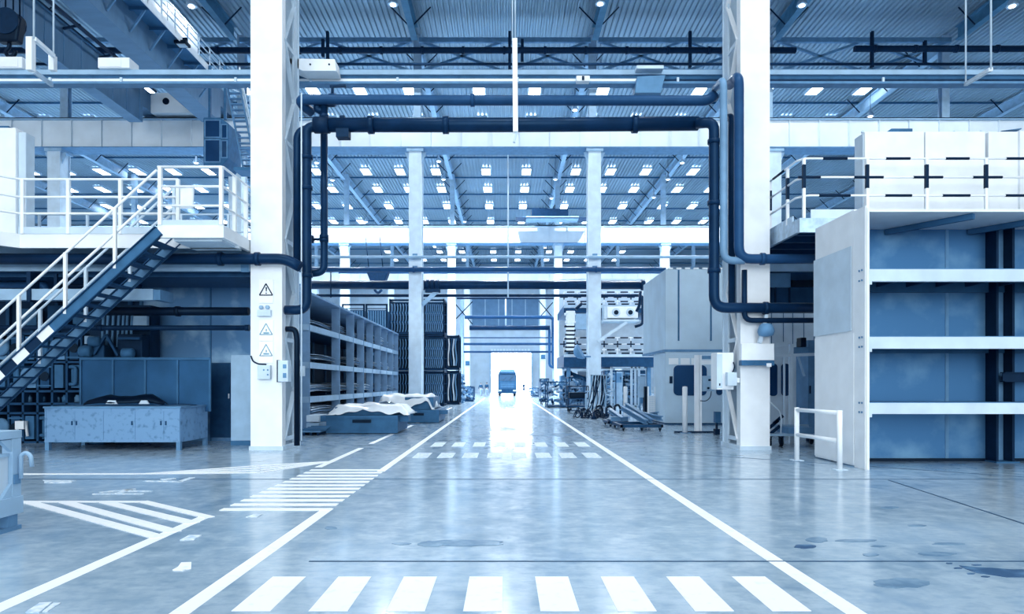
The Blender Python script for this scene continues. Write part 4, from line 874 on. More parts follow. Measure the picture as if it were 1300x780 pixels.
B(PX(960,y),PX(1080,y),y,y+2.5,0,PZ(386,y)).build('wall', OFFW, t)
mb = MB()
for px in (979,994,1006,1020,1033): mb.box(PX(px,y),PX(px,y)+.02,y-.01,y,PZ(440,y),PZ(390,y))
mb.build('panel_seam', MID, t)
def rrect(x0, x1, z0, z1, y, r, d=.02):
    pts = []
    for cx, cz_, a0 in ((x1-r,z1-r,0),(x0+r,z1-r,90),(x0+r,z0+r,180),(x1-r,z0+r,270)):
        for k in range(5): a = math.radians(a0+k*22.5); pts.append((cx+r*math.cos(a), y, cz_+r*math.sin(a)))
    return MB().prism(pts, (0,d,0))
for a_, b_ in ((976,986.5),(991.5,1002),(1011.5,1019)): rrect(PX(a_,y),PX(b_,y),PZ(503,y),PZ(462,y),y-.03,.1).build('window', GLASS, t)
t = T('pale_locker', 'narrow grey blue locker between booth and shelving', 'locker', (PX(1035,19),19,0)); B(PX(1026,19.2),PX(1060,19.2),19.2,20.0,.15,PZ(432,19.2)).build('body', STEEL, t, .01); mb = MB(); mb.box(PX(1027,19.2),PX(1031,19.2),19.3,19.4,0,.15); mb.box(PX(1050,19.2),PX(1055,19.2),19.3,19.4,0,.15); mb.build('leg', NAVY, t); B(PX(1027.5,19.2),PX(1029,19.2),19.17,19.2,PZ(500,19.2),PZ(490,19.2)).build('handle', NAVY, t)
t = T('sliding_gate', 'white machine gate frame with rails behind the trolley', 'gate', (PX(1000,18.7),18.7,0)); y = 18.7
mb = MB(); mb.box(PX(1003,y),PX(1007.5,y),y,y+.1,0,PZ(437,y)); mb.build('post', OFFW, t); B(PX(995,y),PX(997,y),y,y+.05,0,PZ(450,y)).build('slim_post', OFFW, t)
mb = MB(); mb.bar(P(960,453,y),P(1036,450,y),.08,.08); mb.bar(P(960,442,y+.3),P(1003,436,y+.3),.1,.12); mb.build('top_rail', OFFW, t); mb = MB(); mb.bar(P(960,541,y),P(1026,541,y),.08,.08); mb.build('bottom_rail', PALE, t)
B(PX(1015,y),PX(1022,y),y-.1,y+.2,PZ(441,y),PZ(429,y)).build('drive_motor', BLACK, t, .02); MB().bar(P(1013,452,y),P(1021,478,y),.05,.05).build('stay', PALE, t); B(PX(1010,y),PX(1026,y),y,y+.15,PZ(449,y),PZ(441,y)).build('motor_mount', STEEL, t)
def caster(t, x, y, r=.09, m=RUBBER):
    mb = MB(); mb.box(x-.045,x-.03,y-.03,y+.03,r*.8,r*2.3); mb.box(x+.03,x+.045,y-.03,y+.03,r*.8,r*2.3); mb.box(x-.06,x+.06,y-.06,y+.06,r*2.3,r*2.45); cf = mb.build('caster', NAVY, t)
    MB().lathe((x-.025,y,r), [(r*.3,0),(r,.008),(r,.042),(r*.3,.05)], 16, (1,0,0)).build('wheel', m, cf)
t = T('wheeled_trolley', 'steel trolley with black wheels and curved handle behind right column', 'trolley', (7.3,18.1,0))
for x, yy in ((PX(977,17.8),17.8),(PX(992,17.8),17.8),(PX(998,17.8)+.1,18.4),(PX(1032,18.4),18.5)): caster(t, x, yy, .11)
mb = MB(); mb.box(PX(965,17.8),PX(1034,17.8),17.7,18.6,.28,.34); mb.build('frame', PALE, t); B(PX(1000,17.8),PX(1031,17.8),17.75,18.5,.34,.5).build('tray', STEEL, t)
MB().sweep([P(978,511,17.8),P(990,522,17.8),P(992,532,17.8),P(991,556,17.8)], .02, .15, 8).build('handle', OFFW, t)
mb = MB()
for a_, b_ in ((982,536),(988,530),(984,543)): mb.bar(P(a_-6,b_+8,17.9),P(a_+6,b_-2,17.9),.03,.08)
mb.build('load_slat', NAVY, t)

# ================================================================ MACHINE ENCLOSURE right of the aisle
y0, y1 = 27.4, 31.8; xl = 6.42; xr = 11.2
def ez(py): return PZ(py, y0)
t = T('machine_enclosure', 'tall pale blue machine enclosure with a dark rounded window', 'enclosure', (8.8,29.5,0))
B(xl,xr,y0,y1,ez(446),ez(342)).build('upper_body', ENCL, t, .02); B(xl,xr,y0,y1-2.2,.06,ez(446)).build('lower_body', ENCL, t, .01); B(xl+.5,xr,y1-2.2,y1,.06,ez(446)).build('recessed_bay', STEEL, t)
mb = MB(); mb.box(xl-.05,xr,y0-.03,y1,ez(447),ez(444)); mb.build('ledge', STEEL, t)
mb = MB()
for px in (861.5,902.5): mb.box(PX(px-1,y0),PX(px+1,y0),y0-.02,y0,ez(433),ez(343))
mb.build('groove', MID, t)
for k in range(7): B(PX(848+k*11,y0),PX(854+k*11,y0),y0-.03,y0+.1,ez(342),ez(340)).build('roof_lug', WHITE, t)
rrect(PX(855,y0),PX(897,y0),ez(502.5),ez(464),y0-.03,.18).build('window', GLASS, t)
for a_, b_ in ((849,861),(864,875.5),(877.5,884)): B(PX(a_,y0),PX(b_,y0),y0-.03,y0,ez(463),ez(455)).build('notice_plate', WHITE, t)
rrect(PX(909,y0),PX(917,y0),ez(502),ez(464),y0-.03,.12).build('window', GLASS, t)
B(PX(850,y0),PX(853.5,y0),y0-.05,y0,ez(487),ez(478)).build('switch', INK, t)
B(xl-.02,xr,y0-.02,y1,0,.06).build('plinth', DEEP, t)
for k, ya in enumerate((30.1,30.6,31.15)): B(xl+.47,xl+.5,ya,ya+.38,PZ(500,30.5),PZ(461,30.5)).build('door_glass', GLASS, t)
t = T('mesh_gate', 'low white mesh gate at the side of the machine enclosure', 'gate', (6.2,29.6,0)); y = 29.3
mb = MB()
for k in range(10): x = PX(823,y)+(PX(842,y)-PX(823,y))*k/9; mb.box(x-.008,x+.008,y,y+.02,.1,PZ(503,y))
for k in range(12): z = .1+(PZ(503,y)-.1)*k/11; mb.box(PX(823,y),PX(842,y),y,y+.02,z-.008,z+.008)
mb.build('mesh', WHITE, t); mb = MB()
for px in (823,832,841.5): mb.box(PX(px,y)-.03,PX(px,y)+.03,y-.02,y+.04,0,PZ(491,y))
mb.build('post', WHITE, t); B(PX(823,y),PX(842,y),y+.03,y+.05,.1,PZ(503,y)).build('back_sheet', OFFW, t)
bo = T('bollard', 'white round bollard in front of the enclosure window', 'bollard', (PX(869.5,22.8),22.8,0)); x = PX(869.5,22.8)
MB().lathe((x,22.8,0), [(.085,0),(.085,1.5),(.07,1.54),(.0,1.55)], 18).build('tube', WHITE, bo); B(x-.16,x+.16,22.64,22.96,0,.015).build('base_plate', STEEL, bo)
x = PX(794,33); bo = T('bollard', 'white round bollard standing among the hoses near the mid column', 'bollard', (x,33,0)); MB().lathe((x,33,0), [(.1,0),(.1,1.45),(.08,1.5),(0,1.51)], 16).build('tube', WHITE, bo); B(x-.18,x+.18,32.82,33.18,0,.015).build('base_plate', STEEL, bo)
t = T('gate_post_frame', 'tall white post frame with a control panel before the enclosure', 'frame', (PX(895,22.9),22.9,0)); y = 22.9
for a_, b_ in ((882.5,887.5),(888.8,891)): B(PX(a_,y),PX(b_,y),y,y+.12,0,PZ(451,y)).build('post', WHITE, t)
mb = MB(); mb.box(PX(889,y),PX(908,y),y+.02,y+.1,PZ(456,y),PZ(452,y)); mb.build('top_rail', STEEL, t); B(PX(891,y),PX(908,y),y+.02,y+.08,PZ(463,y),PZ(457.5,y)).build('sign_plate', WHITE, t)
B(PX(891.5,y),PX(905.5,y),y-.1,y+.05,PZ(497,y),PZ(477.5,y)).build('control_panel', PALE, t, .01); mb = MB(); mb.box(PX(898,y),PX(904,y),y-.11,y-.1,PZ(484,y),PZ(481.5,y)); mb.lathe((PX(898,y),y-.1,PZ(493,y)), [(.04,0),(.04,.03)], 10, (0,-1,0)); mb.build('display', INK, t)
MB().sweep([P(903,497,y),P(902,505,y),P(896,510,y),P(889,509,y)], .015, .1, 6).build('cable', INK, t); mb = MB(); mb.box(PX(856,y),PX(912,y),y-.05,y+.05,0,.05); mb.build('floor_rail', NAVY, t)
t = T('floor_valve', 'small dark floor valve at the right column base behind the gate', 'valve', (PX(911,22),22,0)); B(PX(908,22),PX(914,22),22,22.2,0,.18).build('block', NAVY, t); B(PX(907,22),PX(914,22),21.9,22.1,PZ(537,22),PZ(523,22)).build('valve', MID, t); B(PX(910,22),PX(912,22),22.05,22.15,.15,PZ(530,22)).build('stem', NAVY, t)
# ================================================================ LONG RACK left of the aisle
XR = -7.04; yp = [24.7,29.2,31.9,34.2,36.5,38.8,40.9,43.1,45.2]; HT = 4.87; LV = [(3.78,3.56),(2.42,2.20),(1.17,.95)]
t = T('long_rack', 'long blue steel rack of open bays beside the left aisle line', 'rack', (-8.4,35,0))
for k, y in enumerate(yp): B(XR-.35 if k else XR-.5,XR,y,y+.06,0,HT).build('post_plate', RACKP, t); 
for k, y in enumerate(yp): B(XR-2.6,XR-2.5,y,y+.1,0,HT).build('rear_post', STEEL, t)
for za, zb in LV:
    mb = MB(); mb.box(XR-.14,XR-.02,yp[0]-.02,yp[-1]+.05,zb,za); mb.build('shelf_rail', PALE, t)
    B(XR-2.6,XR-.1,yp[0],yp[-1],za-.08,za-.04).build('shelf_deck', DEEP, t)
    B(XR-2.6,XR-.02,yp[0]-.06,yp[0],zb,za).build('end_beam', PALE, t)
B(XR-2.6,XR+.02,yp[0],yp[-1]+.06,HT,HT+.08).build('roof_sheet', RACKP, t)
B(XR-2.62,XR-2.6,yp[0],yp[-1],0,HT).build('back_sheet', NAVY, t)
for za, zb in LV: B(XR-2.6,XR-.3,yp[0]+.06,yp[0]+.08,zb,za-.1).build('end_lip', STEEL, t)
rnd = random.Random(5)
def panel_stack(name, x0, x1, y0, y1, z, n, label, grp=None, m=BRIGHT, dz=.05, curve=.12):
    t = T(name, label, 'sheet metal stack', ((x0+x1)/2,(y0+y1)/2,z), grp)
    mb = MB(); mb.box(x0+.1,x1-.1,y0+.1,y0+.25,z,z+.08); mb.box(x0+.1,x1-.1,y1-.25,y1-.1,z,z+.08); mb.build('bearer', NAVY, t)
    for k in range(n):
        j = rnd.uniform(-.06,.06); zz = z+.1+k*dz
        mb = MB(); mb.grid(8, 6, lambda u, v: Vector((x0+(x1-x0)*u+j, y0+(y1-y0)*v, zz+curve*math.sin(u*2.6+.3)*.7+.05*math.sin(v*3.1+j*9))))
        mb.build('pressed_panel', m if k % 3 != 1 else STEEL, t, solid=.012)
lev = ('on the floor level','on the lowest shelf','on the middle shelf','on the top shelf')
base = [.02,1.18,2.43,3.79]
for b in range(8):
    for l in range(4):
        if (b*3+l*5) % 7 == 6: continue
        ya, yb = yp[b]+.3, yp[b+1]-.25
        if b == 0: ya = yp[0]+.9
        panel_stack('pressed_panels', XR-2.2, XR-.25+rnd.uniform(-.15,.12), ya, yb, base[l], rnd.choice((3,4,6)) if l else 7, f'stack of pressed sheet metal panels {lev[l]}, {ORD[b]} rack bay from the front', 'pressed panel stacks in the long rack', m=rnd.choice((BRIGHT,GALV,BRIGHT,OFFW)), dz=rnd.choice((.05,.07,.09)), curve=rnd.uniform(.1,.3))
# pale crates at the near end on the floor
t = T('crate_stack', 'pale crates piled on the floor in front of the long rack', 'crate', (PX(400,23.6),23.8,0))
for k in range(2):
    mb = MB(); mb.box(PX(392,23.6),PX(408,23.6),23.3,24.3,.08+k*.26,.3+k*.26); mb.build('crate', OFFW if k else PALE, t, .01)
mb = MB(); mb.box(PX(390,23.6),PX(410,23.6),23.3,24.3,0,.08); mb.build('skid', NAVY, t)
t = T('floor_pallet', 'low dark pallet with flat bars beside the left column foot', 'pallet', (PX(395,22),22,0)); y = 21.6
mb = MB(); mb.box(PX(383,y),PX(407,y),y,y+1.0,.1,.14); mb.build('deck', STEEL, t)
for k in range(3): B(PX(384+k*9,y),PX(387+k*9,y),y,y+1,0,.1).build('block', NAVY, t)
for k in range(4): MB().bar((PX(381,y)+k*.05,y+.1+k*.2,.18+k*.02),(PX(404,y)+.2,y+.2+k*.2,.18+k*.02),.1,.05).build('flat_bar', MID, t)
# covered dies
def die(x0, x1, y0, y1, h, hd, label, slabel, bx, seed):
    t = T('press_die', label, 'press die', ((x0+x1)/2,(y0+y1)/2,0))
    mb = MB(); mb.box(x0,x1,y0,y1,.04,h); mb.box(x0-.3,x0,y0+.4,y0+.9,h*.62,h*.95); mb.box(x1,x1+.3,y0+.4,y0+.9,h*.62,h*.95); mb.build('lower_shoe', MID, t, .01)
    mb = MB(); mb.box(x0,x1,y0-.03,y0,.02,.12); mb.box(x0,x1,y0-.04,y0,h-.1,h); mb.build('edge_rib', MID, t); w = x1-x0
    B(x0+w*.37,x0+w*.63,y0-.045,y0,h-.24,h-.14).build('slot', BLACK, t)
    mb = MB(); mb.box(x0+.25,x1-.25,y0+.15,y1-.15,h,h+hd*.55); mb.build('upper_block', MID, t, .02)
    c = T('plastic_sheet', slabel, 'sheet', ((x0+x1)/2,(y0+y1)/2,h)); r = random.Random(seed); ph = [r.uniform(0,6) for _ in range(4)]
    def f(u, v):
        x = bx[0]+(bx[1]-bx[0])*u; y = y0-.1+(y1-y0+.2)*v
        e = max(0, abs(v-.5)*2-.75)*4; ex = max(0, abs(u-.5)*2-.8)*5
        z = h+hd*.62+.02+.035*math.sin(u*9+ph[0])*math.sin(v*5+ph[1])+.025*math.sin(u*19+ph[2]+v*4)+.02*math.sin(u*31+v*17)-hd*.55*(e*(.35+.65*abs(math.sin(u*5+ph[3]))))-hd*.6*ex
        return Vector((x+.05*math.sin(v*12+ph[1]), y, max(z, h+.02)))
    mb = MB(); mb.grid(36, 22, f); mb.build('sheet', SHEET, c, solid=.01)
die(PX(414,22.4),PX(505,22.4),22.4,24.6,.60,.48,'dark blue press die block on the floor, nearest beside the left aisle','white plastic sheet over the nearest press die',(PX(416,22.6),PX(519,22.6)),4)
die(-4.45,-2.75,28.6,31.6,.55,.95,'dark press die on the floor behind the nearest covered one','white plastic sheet over the second press die farther back',(-5.4,-2.95),9)
t = T('die_tray', 'dark low tray with a light sheet left of the second covered die', 'tray', (-5.6,27.5,0)); B(-6.4,-4.7,27.2,28.3,.30,.62).build('tray', DEEP, t, .02); mb = MB(); mb.box(-6.3,-6.1,27.3,28.2,0,.3); mb.box(-5.0,-4.8,27.3,28.2,0,.3); mb.build('skid', NAVY, t)
mb = MB(); mb.grid(12,8,lambda u,v: Vector((-6.6+1.9*u,27.1+1.2*v,.68+.22*u+.05*math.sin(u*8)*math.cos(v*5)))); mb.build('light_panel', BRIGHT, t, solid=.02)
# ================================================================ TALL STACKED STILLAGES with hanging curved strips
def stillage(x0, x1, y0, z0, h, label, grp, strips=12, rows=3, dp=2.4, strip_grp=None):
    t = T('parts_stillage', label, 'stillage', ((x0+x1)/2, y0, z0), grp); w = .09
    for x in (x0,x1-w):
        for yy in (y0,y0+dp-w): B(x,x+w,yy,yy+w,z0,z0+h).build('corner_post', NAVY, t)
    for z in (z0+.1, z0+h-.1):
        mb = MB(); mb.box(x0,x1,y0,y0+w,z-.06,z+.06); mb.box(x0,x1,y0+dp-w,y0+dp,z-.06,z+.06); mb.box(x0,x0+w,y0,y0+dp,z-.06,z+.06); mb.box(x1-w,x1,y0,y0+dp,z-.06,z+.06); mb.build('frame_rail', NAVY, t)
    for r in range(rows): z = z0+.25+(h-.45)*(r+1)/rows-.05; mb = MB(); mb.box(x0,x1,y0+.15,y0+.22,z-.03,z+.03); mb.box(x0,x1,y0+dp-.3,y0+dp-.2,z-.03,z+.03); mb.build('hanging_bar', DEEP, t)
    B(x0,x1,y0,y0+dp,z0,z0+.05).build('floor_sheet', DEEP, t)
    mb = MB(); mb.box(x0,x0+.02,y0,y0+dp,z0,z0+h); mb.build('side_sheet', NAVY, t)
    B(x0,x1,y0+dp-.02,y0+dp,z0,z0+h).build('rear_sheet', BLACK, t)
strip0 = None
def hang(x, y, ztop, ln, label, grp, m=STEEL, lean=.20):
    global strip0
    if strip0 is None:
        mb = MB(); pts = []
        for k in range(9): v = k/8; pts.append((lean*(v-1.15*v*v), -v))
        for k in range(8):
            a, b = pts[k], pts[k+1]; mb.bar((a[0],0,a[1]*ln),(b[0],0,b[1]*ln),.05,.30,up=(0,1,0))
        strip0 = mb.build('hanging_strip', m, loc=(0,0,0)); strip0.location = (x,y,ztop); tag(strip0, label, 'metal strip', grp); return
    c = strip0.copy(); COL.objects.link(c); c.location = (x,y,ztop); c['label'] = label; c['group'] = grp
y0 = 49.6
tiers = ((.1,2.5),(2.62,2.5),(5.24,2.45))
tn = ('bottom','middle','top')
for bi, (xa, xb, bl, ns) in enumerate(((PX(494,y0),PX(529,y0),'left of the left mid column',9),(PX(538,y0),PX(564,y0),'right of the left mid column',9))):
    for k, (z0, h) in enumerate(tiers):
        stillage(xa, xb, y0, z0 if k else 0, h+.1, f'dark stillage full of hanging curved strips, {tn[k]} tier, {bl}', 'stacked dark stillages by the left mid column')
        for r in range(3):
            zt = z0+.2+(h-.45)*(r+1)/3
            for s in range(ns): hang(xa+.15+(xb-xa-.35)*s/(ns-1), y0+.18, zt, .74, f'curved bright strip hanging in the {tn[k]} stillage {bl}', f'curved strips in the {tn[k]} stillage {bl}')
y0 = 53.5; xa, xb = PX(567,y0), PX(583,y0)
for k, z0 in enumerate((0,2.75)):
    stillage(xa, xb, y0, z0, 2.7, f'slim dark stillage with long white parts, {("lower","upper")[k]} one beside the tall stack', 'slim stillages beside the aisle', rows=1)
    for s in range(4):
        mb = MB(); x = xa+.15+s*.19
        pts = [P(0,0,0)]*0
        for q in range(6): pts.append(Vector((x+.05*math.sin(q*1.3+s),y0+.12,z0+2.4-q*.42)))
        for q in range(5): mb.bar(pts[q],pts[q+1],.09,.12,up=(0,1,0))
        tag(mb.build('long_part', (WHITE,DEEP,OFFW,STEEL)[s]), f'long curved part hanging in the {("lower","upper")[k]} slim stillage, {ORD[s]} from the left', 'part', 'long parts in the slim stillages')
y0 = 47.5
for k, (a_, b_) in enumerate(((435,462),(465,491))):
    t = T('dark_container', f'dark slatted container with a frame above the long rack, {("left","right")[k]} one of two', 'container', (PX((a_+b_)/2,y0),y0,0))
    mb = MB(); mb.box(PX(a_+2,y0),PX(b_-1,y0),y0,y0+1.8,0,PZ(394,y0)); mb.build('body', DEEP, t)
    for q in range(8): x = PX(a_+3,y0)+q*(PX(b_-2,y0)-PX(a_+3,y0))/7; B(x-.04,x+.04,y0-.06,y0,3.6,PZ(395,y0)).build('slat', STEEL, t)
    mb = MB()
    for x in (PX(a_,y0),PX(b_,y0)): mb.box(x-.06,x+.06,y0,y0+.1,0,PZ(386,y0))
    mb.box(PX(a_,y0),PX(b_,y0),y0,y0+.1,PZ(388,y0),PZ(386,y0)); mb.box(PX(a_,y0),PX(b_,y0),y0,y0+.1,PZ(392.5,y0),PZ(391.5,y0)); mb.build('lifting_frame', NAVY, t)
# small crates farther along the left aisle
def basket(x0, x1, y0, y1, h, label, grp=None, seed=0, wheels=False, m=DEEP, fill=(GALV,MID,NAVY,STEEL)):
    t = T('parts_basket', label, 'basket', ((x0+x1)/2,y0,0), grp); r = random.Random(seed); zb = .28 if wheels else .1
    mb = MB(); w = .06
    for x in (x0,x1-w):
        for yy in (y0,y1-w): mb.box(x,x+w,yy,yy+w,.0 if not wheels else .2,h)
    for z in (zb,h): mb.box(x0,x1,y0,y0+w,z-.04,z+.04); mb.box(x0,x1,y1-w,y1,z-.04,z+.04); mb.box(x0,x0+w,y0,y1,z-.04,z+.04); mb.box(x1-w,x1,y0,y1,z-.04,z+.04)
    mb.build('frame', m, t); B(x0+.02,x1-.02,y0+.02,y1-.02,zb-.05,zb).build('floor_sheet', NAVY, t)
    mb = MB(); n = max(4, int((x1-x0)/.18))
    for k in range(n): x = x0+(x1-x0)*(k+.5)/n; mb.box(x-.008,x+.008,y0+.02,y0+.03,zb,h)
    for k in range(4): z = zb+(h-zb)*(k+.5)/4; mb.box(x0,x1,y0+.02,y0+.03,z-.008,z+.008)
    mb.build('mesh', STEEL, t)
    if wheels:
        for x in (x0+.15,x1-.15):
            for yy in (y0+.1,y1-.1): caster(t, x, yy, .085)
    for k in range(min(60, int(14+(x1-x0)*(h-zb)*10))):
        x, yy, z = r.uniform(x0+.2,x1-.2), r.uniform(y0+.15,y1-.3), zb+.08+(h-zb-.1)*r.random()
        d = Vector((r.uniform(-1,1),r.uniform(-.4,.4),r.uniform(-.5,.5))).normalized()*.22
        MB().tube(Vector((x,yy,z))-d, Vector((x,yy,z))+d, r.uniform(.05,.1), 10).build('machined_part', fill[k % len(fill)], t)
    return t
basket(PX(587,62),PX(601,62),62,64,1.35,'mesh basket of dark machined parts beside the left aisle, far back',seed=1)
basket(PX(589,70),PX(602,70),70,72,1.3,'second mesh basket farther back on the left aisle side',seed=2)
basket(PX(584,57),PX(588,57),57,59,2.4,'tall narrow pale basket beside the slim stillages',seed=3, m=STEEL)
# ================================================================ RIGHT of the aisle: baskets, hoses, dollies
basket(PX(694,47),PX(733,47),46.5,49,1.75,'long mesh basket of bright castings right of the aisle',seed=5,fill=(BRIGHT,MID,STEEL,NAVY))
basket(PX(686,52),PX(697,52),52,54,2.0,'tall wheeled mesh basket at the right aisle edge',seed=6,wheels=True)
basket(PX(722,41),PX(742,41),41,43,2.0,'mesh basket of parts next to the right mid column',seed=7,wheels=True)
basket(PX(672,85),PX(684,85),85,87,1.1,'low basket of parts near the far gate on the right',seed=8)
basket(PX(769,47.5),PX(784,47.5),48,50,2.5,'tall mesh basket behind the bollard right of the mid column',seed=9)
basket(PX(786,52),PX(812,52),52,54,2.6,'wide basket of castings behind the white posts on the right',seed=10,fill=(GALV,STEEL,DEEP,NAVY))
t = T('tool_cart', 'dark wheeled tool cart just left of the right mid column', 'cart', (PX(735,38),38,0)); y = 38
for x in (PX(723,y),PX(745,y)):
    for yy in (y,y+.9): caster(t, x, yy, .13)
mb = MB(); mb.box(PX(720,y),PX(748,y),y-.1,y+1,.35,.42); mb.box(PX(720,y),PX(748,y),y-.1,y+1,.78,.84); mb.build('shelf', DEEP, t); B(PX(723,y),PX(744,y),y,y+.9,.84,1.15).build('dark_load', BLACK, t, .05)
for x in (PX(721,y),PX(747,y)):
    for yy in (y,y+.9): MB().tube((x,yy,.35),(x,yy,1.5),.03,8).build('upright', NAVY, t)
MB().tube((PX(721,y),y,1.5),(PX(747,y),y,1.5),.03,8).build('handle', NAVY, t)
# welding stand with bundles of hanging cables
t = T('cable_stand', 'welding stand with bundles of dark cables hanging beside the mid column', 'stand', (PX(752,35),35,0)); y = 35
for px in (744,757,769,780): B(PX(px-1,y),PX(px+1,y),y,y+.1,.05,PZ(485 if px > 750 else 500,y)).build('stand_post', PALE, t)
mb = MB(); mb.box(PX(743,y),PX(781,y),y,y+.08,PZ(498,y),PZ(496.5,y)); mb.box(PX(750,y),PX(771,y),y,y+.08,PZ(478,y),PZ(476,y)); mb.build('cross_rail', PALE, t)
mb = MB(); mb.box(PX(750,y),PX(751.5,y),y,y+.08,PZ(498,y),PZ(476,y)); mb.box(PX(769.5,y),PX(771,y),y,y+.08,PZ(498,y),PZ(476,y)); mb.build('upper_frame', STEEL, t)
for px in (744,757,769,780): B(PX(px-3,y),PX(px+3,y),y-.4,y+.5,0,.06).build('foot', NAVY, t)
r = random.Random(3)
for k in range(16):
    a_ = 753+k*1.1; dx = r.uniform(-9,4); e = r.uniform(500,522)
    MB().sweep([P(a_,477,y-.05),P(a_+dx*.3,488,y-.12),P(a_+dx,e,y-.15),P(a_+dx-r.uniform(0,8),min(e+12,528),y-.15)], .03, .3, 6, 4).build('cable', INK if k % 3 else PALE, t)
t = T('floor_hoses', 'tangle of dark hoses lying on the floor beside the aisle line', 'hose', (PX(740,32.5),32.5,0))
for k in range(9):
    x, y = PX(734+k*4.2,32.3), 32.2+r.uniform(-.5,.6); pts = [Vector((x+.25*math.cos(q*1.1+k),y+.25*math.sin(q*1.1+k),.03+(.25+.3*r.random() if q % 3 == 1 else 0))) for q in range(7)]
    MB().sweep(pts, .025, .2, 6, 4).build('hose', INK if k % 4 else NAVY, t)
for k, (px, y, h) in enumerate(((754,31.5,.35),(757,33,.5),(770,34,.45),(780,34.5,.5))):
    t = T('welding_gun', f'small dark welding clamp standing on the floor, {ORD[k]} from the left', 'tool', (PX(px,y),y,0), 'welding clamps by the mid column'); x = PX(px,y)
    MB().lathe((x,y,0), [(.14,0),(.14,.12),(.07,.16),(.06,h)], 12).build('base', NAVY, t); MB().sweep([(x,y,h),(x+.2,y,h+.1),(x+.3,y,h-.1),(x+.3,y,.1)], .05, .1, 8).build('arm', BLACK, t)
# dollies with rails
def dolly(x0, x1, y0, y1, label, rails):
    t = T('steel_dolly', label, 'dolly', ((x0+x1)/2,y0,0))
    mb = MB(); mb.box(x0,x1,y0,y0+.08,.12,.22); mb.box(x0,x1,y1-.08,y1,.12,.22); mb.box(x0,x0+.08,y0,y1,.12,.22); mb.box(x1-.08,x1,y0,y1,.12,.22); mb.build('frame', DEEP, t)
    for x in (x0+.1,(x0+x1)/2,x1-.1):
        for yy in (y0+.05,y1-.05): caster(t, x, yy, .05)
    for a_, b_ in rails: MB().ibeam(a_, b_, .16, .16, .03).build('rail', STEEL, t)
y0 = 23.7; dolly(PX(788,y0),PX(842,y0),23.7,25.6,'low dark dolly with slanted rails on it before the enclosure', [((PX(800,y0),25.4,.75),(PX(822,y0),23.9,.3)),((PX(806,y0),25.5,.85),(PX(830,y0),24.1,.32)),((PX(822,y0),25.4,.55),(PX(842,y0),24.0,.42)),((PX(826,y0),25.5,.4),(PX(842,y0),24.6,.55))])
dolly(PX(774,25.5),PX(800,25.5),25.9,27.3,'small dark dolly behind the larger one at the aisle side', [((PX(779,26),27.1,.6),(PX(790,26),26.0,.28)),((PX(776,26),26.1,.3),(PX(798,26),26.1,.3))])
# white posts of a jig
t = T('jig_frame', 'white upright jig frame between bollard and enclosure', 'frame', (PX(806,36),36,0)); y = 36
for a_ in (776.5,802,807,811.5): B(PX(a_-1,y),PX(a_+1.2,y),y,y+.2,0,PZ(466,y)).build('upright', OFFW, t)
B(PX(776,y),PX(818,y),y,y+.15,PZ(468,y),PZ(466,y)).build('cross_bar', OFFW, t); B(PX(798,y),PX(814,y),y,y+.15,.4,.5).build('cross_bar', OFFW, t); B(PX(798,y),PX(815,y),y,y+.8,0,.1).build('base', STEEL, t)
t = T('black_locker', 'narrow black upright panel beside the mesh gate of the enclosure', 'panel', (PX(820,30),30.5,0)); B(PX(818.5,30.2),PX(823,30.2),30.2,30.6,0,PZ(491,30.2)).build('sheet', BLACK, t); B(PX(812,30.4),PX(819,30.4),30.4,30.8,PZ(505,30.4),PZ(478,30.4)).build('side_box', PALE, t); B(PX(812.5,30.4),PX(814,30.4),30.5,30.6,0,PZ(500,30.4)).build('post', STEEL, t)
t = T('pale_cabinet', 'pale blue cabinet behind the jig frame right of mid column', 'cabinet', (PX(784,50),51,0)); B(PX(776,50),PX(791,50),50.2,51.2,0,PZ(472,50)).build('body', PALE, t, .02); B(PX(777,50),PX(790,50),50.17,50.2,PZ(486,50),PZ(474,50)).build('door', STEEL, t); B(PX(788,50),PX(789,50),50.12,50.17,PZ(482,50),PZ(479,50)).build('handle', INK, t)
# ventilation unit on brackets
y = 44.3; t = T('fan_unit', 'white wall box with two dark round fans on a bracket at the right mid column', 'fan unit', P(788,408,y))
B(PX(771,y),PX(810,y),y,y+1.2,PZ(404,y),PZ(389.5,y)).build('housing', WHITE, t, .03); B(PX(767.5,y),PX(771,y),y+.1,y+1.2,PZ(405,y),PZ(389,y)).build('end_cap', OFFW, t)
for px in (782,800): 
    c = P(px,396.5,y); MB().lathe(c, [(.27,0),(.27,.06),(.22,.10),(.14,.10)], 22, (0,-1,0)).build('fan_ring', OFFW, t); MB().lathe((c.x,y-.1,c.z-.03), [(.15,0),(.15,.04)], 18, (0,-1,0)).build('fan_opening', BLACK, t)
mb = MB(); mb.box(PX(766,y),PX(811,y),y-.1,y+1.2,PZ(408.5,y),PZ(406,y)); mb.bar(P(796,409,y+.1),P(759,434,y+.1),.2,.2,up=(0,1,0)); mb.build('bracket', OFFW, t); MB().sweep([P(808,396,y),P(812,388,y),P(813,370,y)], .1, .3, 8).build('duct_hose', NAVY, t)
